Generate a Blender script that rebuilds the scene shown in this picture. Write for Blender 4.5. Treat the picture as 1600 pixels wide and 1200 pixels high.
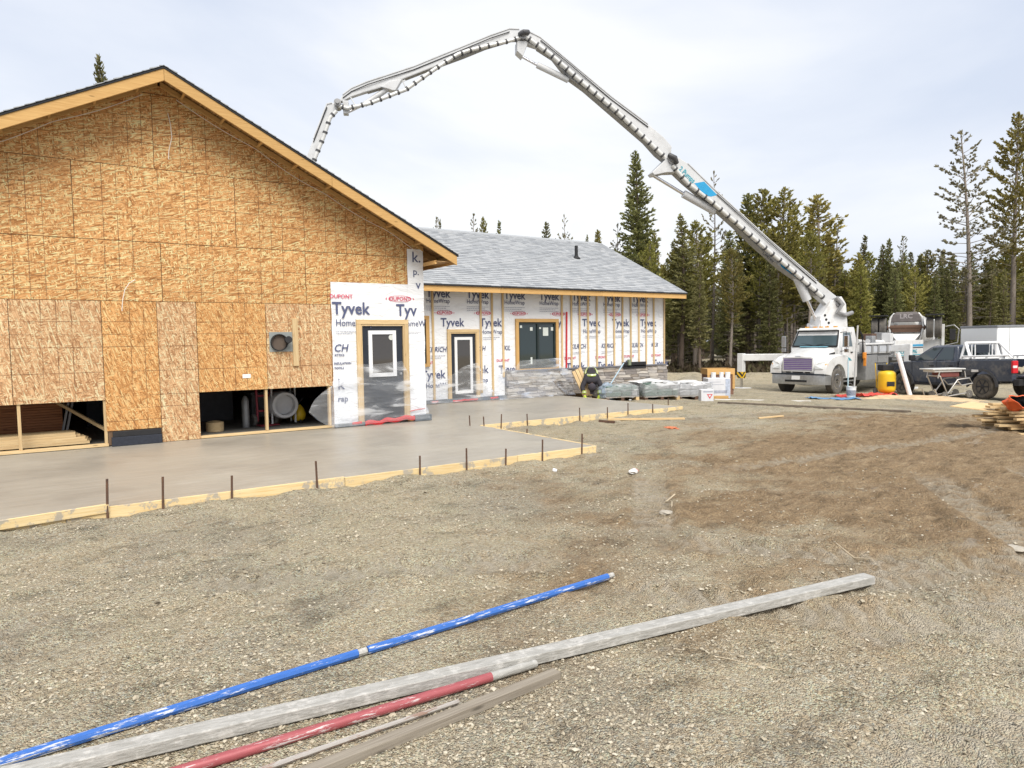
import bpy, bmesh, math, random
from mathutils import Vector, Matrix, noise
random.seed(7)
for o in list(bpy.data.objects): bpy.data.objects.remove(o)
scene = bpy.context.scene
col = scene.collection
R = math.radians

# ------------------------------------------------------------------ camera
cd = bpy.data.cameras.new('camera'); cam = bpy.data.objects.new('camera', cd); col.objects.link(cam)
cd.sensor_width = 36; cd.lens = 24.75; cd.clip_end = 2000; cd.clip_start = 0.05
def cam_axes(yaw, pitch, roll):
    F = Vector((math.cos(yaw)*math.cos(pitch), math.sin(yaw)*math.cos(pitch), -math.sin(pitch)))
    Rt = Vector((math.sin(yaw), -math.cos(yaw), 0)); U = Rt.cross(F)
    return Rt*math.cos(roll)-U*math.sin(roll), U*math.cos(roll)+Rt*math.sin(roll), F
_r, _u, _f = cam_axes(R(55.937), R(3.5986), 0.014)
cam.matrix_world = Matrix(((_r.x, _u.x, -_f.x, 0), (_r.y, _u.y, -_f.y, 0), (_r.z, _u.z, -_f.z, 1.65), (0, 0, 0, 1)))
scene.camera = cam
scene.render.resolution_x, scene.render.resolution_y = 1024, 768

# ------------------------------------------------------------------ sky, sun, exposure
SUN_EL, SUN_AZ = R(52), R(250)          # azimuth: direction towards the sun, ccw from +X
world = bpy.data.worlds.new('World'); scene.world = world; world.use_nodes = True
nt = world.node_tree; nt.nodes.clear()
def nd(t, **k):
    n = nt.nodes.new(t)
    for a, b in k.items(): setattr(n, a, b)
    return n
L = nt.links.new
sky = nd('ShaderNodeTexSky', sky_type='NISHITA', sun_disc=False, sun_elevation=SUN_EL, sun_rotation=R(90)-SUN_AZ, air_density=1.2, dust_density=3.0)
skm = nd('ShaderNodeMix', data_type='RGBA', blend_type='MULTIPLY'); skm.inputs[0].default_value = 1; skm.inputs[7].default_value = (.1, .1, .1, 1)
L(sky.outputs[0], skm.inputs[6])
tc = nd('ShaderNodeTexCoord'); mp = nd('ShaderNodeMapping'); mp.inputs['Scale'].default_value = (1.0, 1.0, 2.6); mp.inputs['Rotation'].default_value = (0.32, 0.15, 0.5)
L(tc.outputs['Generated'], mp.inputs[0])
n1 = nd('ShaderNodeTexNoise'); n1.inputs['Scale'].default_value = 1.35; n1.inputs['Detail'].default_value = 7; n1.inputs['Roughness'].default_value = .5; n1.inputs['Distortion'].default_value = .35
L(mp.outputs[0], n1.inputs[0])
cr = nd('ShaderNodeValToRGB'); cr.color_ramp.elements[0].position = .36; cr.color_ramp.elements[0].color = (.70, .765, .90, 1)
cr.color_ramp.elements[1].position = .62; cr.color_ramp.elements[1].color = (1.0, 1.01, 1.03, 1)
e = cr.color_ramp.elements.new(.5); e.color = (.83, .875, .97, 1)
L(n1.outputs[0], cr.inputs[0])
mx = nd('ShaderNodeMix', data_type='RGBA'); mx.inputs[0].default_value = .86
L(skm.outputs[2], mx.inputs[6]); L(cr.outputs[0], mx.inputs[7])
bg = nd('ShaderNodeBackground'); bg.inputs[1].default_value = 0.375
L(mx.outputs[2], bg.inputs[0])
wo = nd('ShaderNodeOutputWorld'); L(bg.outputs[0], wo.inputs[0])

sd = bpy.data.lights.new('sun', 'SUN'); sun = bpy.data.objects.new('sun', sd); col.objects.link(sun)
sd.energy = 1.5; sd.angle = R(38); sd.color = (1, .95, .87)
sun.rotation_euler = Vector((math.cos(SUN_AZ)*math.cos(SUN_EL), math.sin(SUN_AZ)*math.cos(SUN_EL), math.sin(SUN_EL))).to_track_quat('Z', 'Y').to_euler()
scene.view_settings.view_transform = 'Standard'; scene.view_settings.look = 'None'
scene.view_settings.exposure = 1.57; scene.view_settings.gamma = 1.0
scene.view_settings.use_curve_mapping = False

cy = scene.cycles; cy.max_bounces = 6; cy.diffuse_bounces = 3; cy.glossy_bounces = 3; cy.transmission_bounces = 4; cy.transparent_max_bounces = 8

# ------------------------------------------------------------------ helpers: objects
def tag(o, label, cat, group=None):
    o['label'] = label; o['category'] = cat
    if group: o['group'] = group
    return o
def empty(name, loc=(0, 0, 0), rz=0.0, label=None, cat=None, group=None):
    o = bpy.data.objects.new(name, None); col.objects.link(o)
    o.location = loc; o.rotation_euler = (0, 0, rz); o.empty_display_size = .2
    o['_m'] = 0; del o['_m']
    if label: tag(o, label, cat, group)
    return o
def wmat(o):
    m = Matrix.LocRotScale(o.location, o.rotation_euler, o.scale)
    return wmat(o.parent) @ m if o.parent else m
def copy_tree(o, parent=None):
    c = o.copy(); col.objects.link(c); c.parent = parent
    for ch in list(o.children): copy_tree(ch, c)
    return c
def place(mesh, name, mat=None, parent=None, loc=(0, 0, 0), rot=(0, 0, 0), scale=(1, 1, 1)):
    o = bpy.data.objects.new(name, mesh); col.objects.link(o)
    o.location = loc; o.rotation_euler = rot; o.scale = scale
    if parent: o.parent = parent
    if mat and not mesh.materials: mesh.materials.append(mat)
    return o

class MB:
    def __init__(s): s.v = []; s.f = []; s.m = []
    def add(s, vs, fs, mi=0):
        b = len(s.v); s.v += [tuple(p) for p in vs]; s.f += [tuple(b+i for i in f) for f in fs]; s.m += [mi]*len(fs); return s
    BF = [(0, 3, 2, 1), (4, 5, 6, 7), (0, 1, 5, 4), (1, 2, 6, 5), (2, 3, 7, 6), (3, 0, 4, 7)]
    def box(s, x0, y0, z0, x1, y1, z1, mi=0):
        return s.add([(x0, y0, z0), (x1, y0, z0), (x1, y1, z0), (x0, y1, z0), (x0, y0, z1), (x1, y0, z1), (x1, y1, z1), (x0, y1, z1)], MB.BF, mi)
    def bar(s, p, q, w, h, up=(0, 0, 1), mi=0):
        p = Vector(p); q = Vector(q); d = (q-p).normalized(); up = Vector(up)
        if abs(d.dot(up)) > .99: up = Vector((0, 1, 0))
        x = d.cross(up).normalized()*(w/2); y = x.cross(d).normalized()*(h/2)
        return s.add([p-x-y, p+x-y, p+x+y, p-x+y, q-x-y, q+x-y, q+x+y, q-x+y], [(0, 1, 2, 3), (7, 6, 5, 4), (0, 4, 5, 1), (1, 5, 6, 2), (2, 6, 7, 3), (3, 7, 4, 0)], mi)
    def tube(s, pts, r, n=8, mi=0, closed=False):
        P = [Vector(p) for p in pts]; rs = r if isinstance(r, (list, tuple)) else [r]*len(P)
        vs = []; fs = []; N = len(P); ref = None
        for i, p in enumerate(P):
            d = (P[(i+1) % N]-P[i-1]) if closed else (P[min(i+1, N-1)]-P[max(i-1, 0)])
            d.normalize()
            if ref is None:
                ref = Vector((0, 0, 1)) if abs(d.z) < .9 else Vector((1, 0, 0))
            x = d.cross(ref).normalized(); y = x.cross(d).normalized(); ref = y
            for k in range(n):
                a = 2*math.pi*k/n; vs.append(p+(x*math.cos(a)+y*math.sin(a))*rs[i])
        for i in range(N if closed else N-1):
            j = (i+1) % N
            for k in range(n): fs.append((i*n+k, i*n+(k+1) % n, j*n+(k+1) % n, j*n+k))
        if not closed: fs.append(tuple(range(n))[::-1]); fs.append(tuple((N-1)*n+k for k in range(n)))
        return s.add(vs, fs, mi)
    def prism(s, poly, fn, t0, t1, mi=0):
        # poly [(a,b)], fn(a,b,t)->point
        n = len(poly); vs = [fn(a, b, t0) for a, b in poly]+[fn(a, b, t1) for a, b in poly]
        return s.add(vs, [tuple(range(n))[::-1], tuple(range(n, 2*n))]+[(i, (i+1) % n, n+(i+1) % n, n+i) for i in range(n)], mi)
    def lathe(s, prof, n=20, mat=None, mi=0):
        # prof [(r,h)] around local z, then mat
        M_ = mat or Matrix.Identity(4); vs = []; fs = []
        for r, h in prof:
            for k in range(n):
                a = 2*math.pi*k/n; vs.append(M_ @ Vector((r*math.cos(a), r*math.sin(a), h)))
        for i in range(len(prof)-1):
            for k in range(n): fs.append((i*n+k, i*n+(k+1) % n, (i+1)*n+(k+1) % n, (i+1)*n+k))
        fs.append(tuple(range(n))[::-1]); fs.append(tuple((len(prof)-1)*n+k for k in range(n)))
        return s.add(vs, fs, mi)
    def mesh(s, name, mats, smooth=None):
        me = bpy.data.meshes.new(name); me.from_pydata([tuple(v) for v in s.v], [], s.f)
        for m in (mats if isinstance(mats, (list, tuple)) else [mats]): me.materials.append(m)
        if any(s.m): me.polygons.foreach_set('material_index', s.m)
        bm = bmesh.new(); bm.from_mesh(me); bmesh.ops.recalc_face_normals(bm, faces=bm.faces); bm.to_mesh(me); bm.free()
        if smooth is not None:
            me.polygons.foreach_set('use_smooth', [True]*len(me.polygons)); me.set_sharp_from_angle(angle=R(smooth))
        me.update(); return me
    def build(s, name, mats, parent=None, loc=(0, 0, 0), rot=(0, 0, 0), smooth=None, bevel=0, world=False):
        me = s.mesh(name, mats, smooth)
        if world and parent: me.transform(wmat(parent).inverted())
        o = place(me, name, None, parent, loc, rot)
        if bevel:
            b = o.modifiers.new('bevel', 'BEVEL'); b.width = bevel; b.segments = 2; b.limit_method = 'ANGLE'; b.angle_limit = R(40)
        return o
def frameY(Y): return lambda a, b, t: (a, Y+t, b)

# ------------------------------------------------------------------ helpers: materials
class NT:
    def __init__(s, m): s.m = m; s.t = m.node_tree
    def n(s, ty, ins=None, **k):
        x = s.t.nodes.new(ty)
        for a, b in k.items(): setattr(x, a, b)
        for a, b in (ins or {}).items():
            if hasattr(b, 'node'): s.t.links.new(b, x.inputs[a])
            else: x.inputs[a].default_value = b
        return x
    def math(s, op, a, b=None, clamp=False):
        x = s.n('ShaderNodeMath', operation=op, use_clamp=clamp)
        for i, v in enumerate((a, b)):
            if v is None: continue
            if hasattr(v, 'node'): s.t.links.new(v, x.inputs[i])
            else: x.inputs[i].default_value = v
        return x.outputs[0]
    def mix(s, fac, a, b, blend='MIX'):
        x = s.n('ShaderNodeMix', data_type='RGBA', blend_type=blend)
        for i, v in ((0, fac), (6, a), (7, b)):
            if hasattr(v, 'node'): s.t.links.new(v, x.inputs[i])
            else: x.inputs[i].default_value = v if i == 0 else (tuple(v)+(1,))[:4]
        return x.outputs[2]
    def ramp(s, fac, stops):
        x = s.n('ShaderNodeValToRGB'); els = x.color_ramp.elements
        while len(els) < len(stops): els.new(.5)
        for e_, (p, c) in zip(els, stops):
            e_.position = p; e_.color = (tuple(c)+(1,))[:4] if isinstance(c, (tuple, list)) else (c, c, c, 1)
        s.t.links.new(fac, x.inputs[0]); return x.outputs[0]
def base(name, rough=.7, metal=0.0, spec=.4):
    m = bpy.data.materials.new(name); m.use_nodes = True; h = NT(m)
    h.p = m.node_tree.nodes['Principled BSDF']; h.p.inputs['Roughness'].default_value = rough; h.p.inputs['Metallic'].default_value = metal
    h.p.inputs['Specular IOR Level'].default_value = spec
    h.co = h.n('ShaderNodeTexCoord').outputs['Object']
    return h
def bump(h, fac, strength=.3, dist=.01):
    b = h.n('ShaderNodeBump', {'Height': fac, 'Strength': strength, 'Distance': dist}); h.t.links.new(b.outputs[0], h.p.inputs['Normal'])
def mat(name, c, rough=.7, metal=0.0, var=.18, scale=6.0, c2=None, bumps=0, bscale=40, rnd=.0, spec=.4, dirt=None, stretch=None):
    h = base(name, rough, metal, spec); co = h.co
    if stretch: co = h.n('ShaderNodeMapping', {0: co, 'Scale': stretch}).outputs[0]
    nz = h.n('ShaderNodeTexNoise', {0: co, 'Scale': scale, 'Detail': 5.0, 'Roughness': .6}).outputs[0]
    f = h.ramp(nz, [(.3, 0.0), (.7, 1.0)])
    c2 = c2 or tuple(x*(1-var) for x in c)
    out = h.mix(f, c, c2)
    if dirt:
        n2 = h.n('ShaderNodeTexNoise', {0: h.co, 'Scale': dirt[1], 'Detail': 6.0, 'Roughness': .7}).outputs[0]
        out = h.mix(h.math('MULTIPLY', h.ramp(n2, [(dirt[2], 0.0), (dirt[2]+.15, 1.0)]), dirt[3]), out, dirt[0])
    if rnd:
        ri = h.n('ShaderNodeObjectInfo').outputs['Random']
        k = h.n('ShaderNodeMapRange', {0: ri, 3: 1-rnd, 4: 1+rnd}).outputs[0]
        out = h.n('ShaderNodeHueSaturation', {'Value': k, 'Color': out}).outputs[0]
    h.t.links.new(out, h.p.inputs['Base Color'])
    if bumps:
        bn = h.n('ShaderNodeTexNoise', {0: co, 'Scale': bscale, 'Detail': 4.0}).outputs[0]; bump(h, bn, bumps, .02)
    return h.m
def wood(name, c, c2, axis=0, rough=.75, rnd=.12, scale=3.0, slurry=False):
    h = base(name, rough, 0, .2)
    sc = [26.0, 26.0, 26.0]; sc[axis] = 1.1
    rv = h.n('ShaderNodeObjectInfo').outputs['Random']
    off = h.n('ShaderNodeVectorMath', {0: h.co, 1: h.n('ShaderNodeCombineXYZ', {0: h.math('MULTIPLY', rv, 37.0), 1: h.math('MULTIPLY', rv, 11.0), 2: h.math('MULTIPLY', rv, 5.0)}).outputs[0]}, operation='ADD').outputs[0]
    co = h.n('ShaderNodeMapping', {0: off, 'Scale': sc}).outputs[0]
    g = h.n('ShaderNodeTexNoise', {0: co, 'Scale': scale, 'Detail': 5.0, 'Distortion': .6}).outputs[0]
    out = h.mix(h.ramp(g, [(.3, 0.0), (.72, 1.0)]), c, c2)
    kn = h.n('ShaderNodeTexVoronoi', {0: h.n('ShaderNodeMapping', {0: off, 'Scale': [2.2 if i == axis else 9.0 for i in range(3)]}).outputs[0], 'Scale': 1.0}).outputs['Distance']
    out = h.mix(h.math('MULTIPLY', h.ramp(kn, [(.05, 1.0), (.11, 0.0)]), .7), out, tuple(x*.38 for x in c2))
    k = h.n('ShaderNodeMapRange', {0: rv, 3: 1-rnd, 4: 1+rnd}).outputs[0]
    out = h.n('ShaderNodeHueSaturation', {'Value': k, 'Color': out}).outputs[0]
    if slurry:   # dried cement splashes
        s1 = h.n('ShaderNodeTexNoise', {0: off, 'Scale': 5.0, 'Detail': 6.0, 'Roughness': .7}).outputs[0]
        out = h.mix(h.ramp(s1, [(.54, 0.0), (.60, .9)]), out, (.36, .33, .28))
    h.t.links.new(out, h.p.inputs['Base Color']); bump(h, g, .15, .004)
    return h.m

def osb(name, angle, tones, dens=1.22):
    """oriented strand board: three layers of long voronoi flakes + printed nailing grid every 16 and 24 inches"""
    h = base(name, .72, 0, .2)
    rv = h.n('ShaderNodeObjectInfo').outputs['Random']
    flat = h.n('ShaderNodeSeparateXYZ', {0: h.co})
    off = h.n('ShaderNodeCombineXYZ', {0: h.math('ADD', flat.outputs[0], h.math('MULTIPLY', rv, 91.0)), 1: h.math('ADD', flat.outputs[2], h.math('MULTIPLY', rv, 57.0)), 2: 0.0}).outputs[0]
    wob = h.n('ShaderNodeTexNoise', {0: off, 'Scale': 3.0, 'Detail': 2.0}).outputs['Color']
    off = h.n('ShaderNodeMix', {0: .025, 4: off, 5: wob}, data_type='VECTOR').outputs[1]
    out = None; hs = None
    for i, (a, sx, sy) in enumerate(((angle+6, 10, 50), (angle+46, 11, 54), (angle-40, 10.5, 46), (angle+82, 14, 52), (angle-14, 8.5, 58))):
        co = h.n('ShaderNodeMapping', {0: h.n('ShaderNodeMapping', {0: off, 'Rotation': (0, 0, R(a))}).outputs[0], 'Scale': (sx*dens, sy*dens, 1), 'Location': (i*3.7, i*1.9, 0)}).outputs[0]
        v = h.n('ShaderNodeTexVoronoi', {0: co, 'Scale': 1.0, 'Randomness': 1.0}, voronoi_dimensions='2D')
        cell = h.n('ShaderNodeSeparateColor', {0: v.outputs['Color']})
        c_ = h.ramp(cell.outputs[0], tones)
        edge = h.ramp(v.outputs['Distance'], [(.3, 1.0), (.85, .55)])
        c_ = h.mix(1.0, c_, edge, 'MULTIPLY')
        if out is None: out = c_; hs = cell.outputs[1]
        else:
            msk = h.math('GREATER_THAN', cell.outputs[2], .60)
            out = h.mix(msk, out, c_)
    # weather blotches
    nb = h.n('ShaderNodeTexNoise', {0: off, 'Scale': 1.3, 'Detail': 4.0}).outputs[0]
    out = h.mix(h.ramp(nb, [(.35, 0.0), (.75, .3)]), out, tuple(x*.72 for x in tones[1][1]))
    # printed grid
    acc = None
    for ch in (0, 2):
        for off_ in (0.0, .4064, .6096, .8128):
            fr = h.math('ABSOLUTE', h.math('SUBTRACT', h.math('FRACT', h.math('DIVIDE', h.math('SUBTRACT', flat.outputs[ch], off_-.6096), 1.2192)), .5))
            ln = h.math('LESS_THAN', fr, .0046)
            acc = ln if acc is None else h.math('MAXIMUM', acc, ln)
    fade = h.n('ShaderNodeTexNoise', {0: off, 'Scale': 1.7}).outputs[0]
    out = h.mix(h.math('MULTIPLY', acc, h.ramp(fade, [(.38, .25), (.62, .8)])), out, (.12, .055, .025))
    k = h.n('ShaderNodeMapRange', {0: rv, 3: .96, 4: 1.05}).outputs[0]
    out = h.n('ShaderNodeHueSaturation', {'Value': k, 'Color': out}).outputs[0]
    h.t.links.new(out, h.p.inputs['Base Color']); bump(h, hs, .25, .003)
    return h.m

def film(name, alpha=.42, tint=(.86, .88, .9)):
    m = bpy.data.materials.new(name); m.use_nodes = True; h = NT(m); h.t.nodes.clear()
    co = h.n('ShaderNodeTexCoord').outputs['Object']
    nz = h.n('ShaderNodeTexNoise', {0: h.n('ShaderNodeMapping', {0: co, 'Rotation': (0, R(-38), 0), 'Scale': (.8, 1, 4.0)}).outputs[0], 'Scale': 1.6, 'Detail': 3.0, 'Distortion': .8}).outputs[0]
    tr = h.n('ShaderNodeBsdfTransparent', {0: (.97, .98, 1, 1)}).outputs[0]
    df = h.n('ShaderNodeBsdfDiffuse', {0: tint+(1,)}).outputs[0]
    tl = h.n('ShaderNodeBsdfTranslucent', {0: tint+(1,)}).outputs[0]
    gl = h.n('ShaderNodeBsdfGlossy', {0: (1, 1, 1, 1), 'Roughness': .16}).outputs[0]
    bn = h.n('ShaderNodeBump', {'Height': nz, 'Strength': .45, 'Distance': .05}).outputs[0]
    for s_ in (df, gl): h.t.links.new(bn, s_.node.inputs['Normal'])
    a = h.n('ShaderNodeMixShader', {0: .4, 1: df, 2: tl}).outputs[0]
    fr = h.n('ShaderNodeFresnel', {0: 1.5, 'Normal': bn}).outputs[0]
    a = h.n('ShaderNodeMixShader', {0: h.math('MULTIPLY', fr, .9), 1: a, 2: gl}).outputs[0]
    f = h.math('ADD', h.ramp(nz, [(.42, alpha-.16), (.56, alpha-.06), (.66, alpha+.38)]), 0.0)
    a = h.n('ShaderNodeMixShader', {0: f, 1: tr, 2: a}).outputs[0]
    o = h.n('ShaderNodeOutputMaterial'); h.t.links.new(a, o.inputs[0])
    return m
def glass(name, c=(.02, .03, .035), rough=.04):
    h = base(name, rough, 0, .8); h.p.inputs['Base Color'].default_value = c+(1,); return h.m

def text_mesh(s, size, bold=0.0, shear=0.0, align='LEFT', sx=1.0):
    c = bpy.data.curves.new('t', 'FONT'); c.body = s; c.size = size; c.offset = bold; c.shear = shear; c.align_x = align; c.resolution_u = 2
    o = bpy.data.objects.new('t', c); col.objects.link(o)
    dg = bpy.context.evaluated_depsgraph_get(); me = bpy.data.meshes.new_from_object(o.evaluated_get(dg))
    bpy.data.objects.remove(o); bpy.data.curves.remove(c)
    me.transform(Matrix.Diagonal((sx, 1, 1, 1)))
    me.materials.clear(); return me

# ------------------------------------------------------------------ shared materials
W_YEL = lambda ax: wood('pine_fascia_%d' % ax, (.594, .378, .153), (.468, .270, .099), ax)
W_PALE = lambda ax: wood('pale_lumber_%d' % ax, (.630, .486, .279), (.504, .342, .171), ax)
PINE = [W_YEL(i) for i in range(3)]; PALE = [W_PALE(i) for i in range(3)]
FORMW = [wood('form_lumber_%d' % i, (.702, .576, .342), (.594, .423, .198), i, rnd=.08, slurry=True) for i in range(2)]
WHITE = mat('white_paint', (.725, .725, .707), .35, var=.06, scale=3, dirt=((.326, .288, .242), 2.5, .55, .35))
WPLAST = mat('white_vinyl', (.744, .744, .744), .4, var=.04)
BLACK = mat('black_rubber', (.022, .022, .024), .75, var=.3, scale=9)
DGREY = mat('dark_grey_metal', (.07, .07, .075), .5, var=.3, scale=9)
GREY = mat('grey_metal', (.32, .32, .32), .45, .35, var=.25, scale=7)
STEEL = mat('galvanised_steel', (.5, .51, .52), .38, .8, var=.25, scale=12)
CHROME = mat('chrome', (.75, .75, .77), .14, 1.0, var=.1)
RUST = mat('rusty_steel', (.14, .075, .045), .85, var=.4, scale=30, c2=(.07, .045, .035))
NAVY = mat('navy_paint', (.022, .028, .04), .4, var=.2)
TYV = None
# ------------------------------------------------------------------ ground
def zbase(x, y):
    return -.12 - max(0.0, min(.66, .047*(x-14.5))) + .13*math.exp(-((x-24.6)/3)**2-((y-12.2)/2.2)**2)
def fbm(x, y, s, o=3):
    return noise.fractal(Vector((x*s, y*s, 3.1)), 1.0, 2.0, o)
def smooth01(t): t = max(0, min(1, t)); return t*t*(3-2*t)
TRACKS = [((3.0, 3.9), (5.6, .6)), ((4.2, 4.5), (7.0, .9)), ((5.2, 1.0), (9.5, 4.6)), ((6.4, .4), (11, 4.2)), ((9, 9.6), (20, 7.4)), ((10, 11), (21, 9.2)), ((6.5, 6.2), (19, 5.2)), ((3.6, 2.4), (6.4, 1.5)), ((4.2, 2.9), (7.4, 1.9)), ((.6, 5.6), (3.6, 4.3)), ((4.4, 4.3), (6.6, 6.6)), ((2.6, 1.5), (4.6, 1.0))]
POLES = [((-1.9, 3.47), (3.45, 3.81)), ((-1.3, 3.57), (4.86, 2.665)), ((-.9, 3.13), (2.16, 3.0)), ((-.3, 2.69), (2.19, 2.855))]
def seg_d(x, y, a, b):
    ax, ay = a; bx, by = b; dx, dy = bx-ax, by-ay; t = max(0, min(1, ((x-ax)*dx+(y-ay)*dy)/(dx*dx+dy*dy)))
    return math.hypot(x-ax-t*dx, y-ay-t*dy), t*math.hypot(dx, dy), t
def soil_mask(x, y):
    # bare brown soil in front of the trucks
    d = min(math.hypot((x-13)/8.2, (y-(4.9+.12*(x-12)))/3.9), .35+math.hypot((x-6.2)/2.6, (y-4.6)/1.5), .3+math.hypot((x-7.2)/2.4, (y-2.2)/1.3))
    return d + .4*fbm(x, y, .45) + .25*fbm(x, y, 1.7)
def zground(x, y):
    z = zbase(x, y)
    near = 1-smooth01((math.hypot(x, y)-26)/20)
    if near <= 0: return z + .25*fbm(x, y, .05)*smooth01((math.hypot(x, y)-40)/30)
    q = 1.0
    if x < 5.6 and y < 4.6:
        for a_, b_ in POLES: q = min(q, smooth01((seg_d(x, y, a_, b_)[0]-.06)/.4))
    z += near*(.030*fbm(x, y, .55)*(.3+.7*q)+q*(.030*fbm(x, y, 2.3)+.018*fbm(x, y, 7.5, 2)))
    for a, b in TRACKS:
        d, l, t = seg_d(x, y, a, b)
        if d < .55:
            w = smooth01(min(t, 1-t)*5)
            if d < .2: z -= w*(.034-.022*(math.sin(l*38+d*20) > .25))
            else: z += w*.022*max(0, 1-abs(d-.28)/.12)
    m = soil_mask(x, y)
    if m < 1.15: z += (.034*fbm(x, y, 3.2)+.02*fbm(x, y, 8.0, 2))*smooth01((1.15-m)*3)
    # gravel banked against the forms
    if -7 < x < 7.4 and 7.2 < y < 8.17: z += .045*smooth01((y-7.45)/.7)*(.55+.9*fbm(x, y, 1.3))
    if 7.3 < x < 13 and 10.7 < y < 11.58: z += .04*smooth01((y-10.9)/.65)*(.5+.9*fbm(x, y, 1.3))
    return z
def track_mask(x, y):
    m = 0.0
    for a, b in TRACKS:
        d, l, t = seg_d(x, y, a, b)
        if d < .24: m = max(m, smooth01(min(t, 1-t)*5)*(1 if math.sin(l*38+d*20) > .25 else .35)*smooth01((.24-d)/.08))
    return m
def spaced(segs):
    out = []
    for a, b, s in segs:
        n = max(1, round((b-a)/s)); out += [a+(b-a)*i/n for i in range(n)]
    out.append(segs[-1][1]); return out
xs = spaced([(-150, -20, 13), (-20, -3, 1.0), (-3, 9, .045), (9, 18, .075), (18, 34, .4), (34, 60, 2), (60, 250, 14)])
ys = spaced([(-60, -6, 9), (-6, 1, .7), (1, 8.3, .045), (8.3, 13.5, .13), (13.5, 30, .8), (30, 60, 2.5), (60, 260, 14)])
gv = [(x, y, zground(x, y)) for y in ys for x in xs]; nx = len(xs)
gf = [(j*nx+i, j*nx+i+1, (j+1)*nx+i+1, (j+1)*nx+i) for j in range(len(ys)-1) for i in range(nx-1)]

h = base('gravel_and_soil', .92, 0, .15)
def vor(sc): return h.n('ShaderNodeTexVoronoi', {0: h.co, 'Scale': sc, 'Randomness': 1.0})
big = h.n('ShaderNodeTexNoise', {0: h.co, 'Scale': .55, 'Detail': 6.0, 'Roughness': .65}).outputs[0]
mid = h.n('ShaderNodeTexNoise', {0: h.co, 'Scale': 3.2, 'Detail': 6.0, 'Roughness': .7}).outputs[0]
fin = h.n('ShaderNodeTexNoise', {0: h.co, 'Scale': 42.0, 'Detail': 4.0, 'Roughness': .75}).outputs[0]
v1 = vor(105.0); v2 = vor(46.0)
c1 = h.ramp(h.n('ShaderNodeSeparateColor', {0: v1.outputs['Color']}).outputs[0], [(0.0, (.289, .233, .154)), (.45, (.670, .531, .343)), (.8, (.748, .748, .515)), (1.0, (.748, .748, .654))])
c2 = h.ramp(h.n('ShaderNodeSeparateColor', {0: v2.outputs['Color']}).outputs[1], [(0.0, (.382, .304, .205)), (.6, (.737, .584, .379)), (1.0, (.748, .748, .638))])
g = h.mix(h.ramp(mid, [(.42, 0.0), (.6, .75)]), c1, c2)
g = h.mix(h.ramp(fin, [(.34, .6), (.52, 0.0)]), g, (.164, .137, .109))
g = h.mix(h.ramp(big, [(.38, .75), (.56, 0.0)]), g, h.mix(.5, g, (.218, .202, .186)))
g = h.mix(h.ramp(big, [(.46, 0.0), (.66, .8)]), g, h.mix(.55, g, (.470, .395, .277)))
# damp and dry, fine and coarse patches of every size
pt = h.n('ShaderNodeTexNoise', {0: h.n('ShaderNodeMapping', {0: h.co, 'Rotation': (0, 0, -.6), 'Scale': (1, 1.8, 1)}).outputs[0], 'Scale': 2.4, 'Detail': 9.0, 'Roughness': .78}).outputs[0]
g = h.mix(1.0, g, h.ramp(pt, [(.32, .48), (.49, 1.0), (.68, 1.0)]), 'MULTIPLY')
g = h.mix(h.ramp(pt, [(.52, 0.0), (.7, .55)]), g, (.504, .449, .353))
# brown soil with its own outline (vertex colour mask is geometry wear, see soil_mask)
at = h.n('ShaderNodeAttribute', attribute_name='soil').outputs['Fac']
soil = h.ramp(h.n('ShaderNodeTexNoise', {0: h.n('ShaderNodeMapping', {0: h.co, 'Scale': (1.0, 2.2, 1), 'Rotation': (0, 0, -.25)}).outputs[0], 'Scale': 3.6, 'Detail': 7.0, 'Roughness': .72}).outputs[0], [(.25, (.186, .125, .067)), (.5, (.437, .294, .161)), (.75, (.688, .519, .325))])
soil = h.mix(1.0, soil, h.ramp(pt, [(.33, .5), (.5, 1.0), (.7, 1.0)]), 'MULTIPLY')
soil = h.mix(h.ramp(fin, [(.38, .5), (.62, 0.0)]), soil, (.084, .055, .032))
sm = h.math('ADD', at, h.math('MULTIPLY', h.math('SUBTRACT', mid, .5), .9))
g = h.mix(h.ramp(sm, [(.12, 0.0), (.78, .86)]), g, soil)
# wheel tracks: fines pressed over the stones
tk = h.n('ShaderNodeAttribute', attribute_name='track').outputs['Fac']
g = h.mix(h.math('MULTIPLY', tk, h.ramp(mid, [(.35, .35), (.6, .9)])), g, h.mix(.85, g, (.554, .496, .395)))
# pale dried silt streaks around the soil patch
pb = h.n('ShaderNodeTexNoise', {0: h.n('ShaderNodeMapping', {0: h.co, 'Scale': (.7, 2.0, 1), 'Rotation': (0, 0, -.5)}).outputs[0], 'Scale': 1.3, 'Detail': 7.0, 'Roughness': .7}).outputs[0]
g = h.mix(h.ramp(pb, [(.63, 0.0), (.74, .55)]), g, (.546, .502, .437))
h.t.links.new(g, h.p.inputs['Base Color'])
hh = h.math('ADD', h.math('MULTIPLY', v1.outputs['Distance'], -1.0), h.math('ADD', h.math('MULTIPLY', fin, .9), h.math('MULTIPLY', v2.outputs['Distance'], -.8)))
bump(h, hh, 1.0, .026)
GROUND = h.m
gme = bpy.data.meshes.new('ground'); gme.from_pydata(gv, [], gf); gme.materials.append(GROUND)
at_ = gme.attributes.new('soil', 'FLOAT', 'POINT')
at_.data.foreach_set('value', [smooth01((1.55-soil_mask(x, y))/1.15) if (1 < x < 24 and -2 < y < 12) else 0.0 for y in ys for x in xs])
tk_ = gme.attributes.new('track', 'FLOAT', 'POINT'); tk_.data.foreach_set('value', [track_mask(x, y) if (0 < x < 22 and 0 < y < 12) else 0.0 for y in ys for x in xs])
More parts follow.
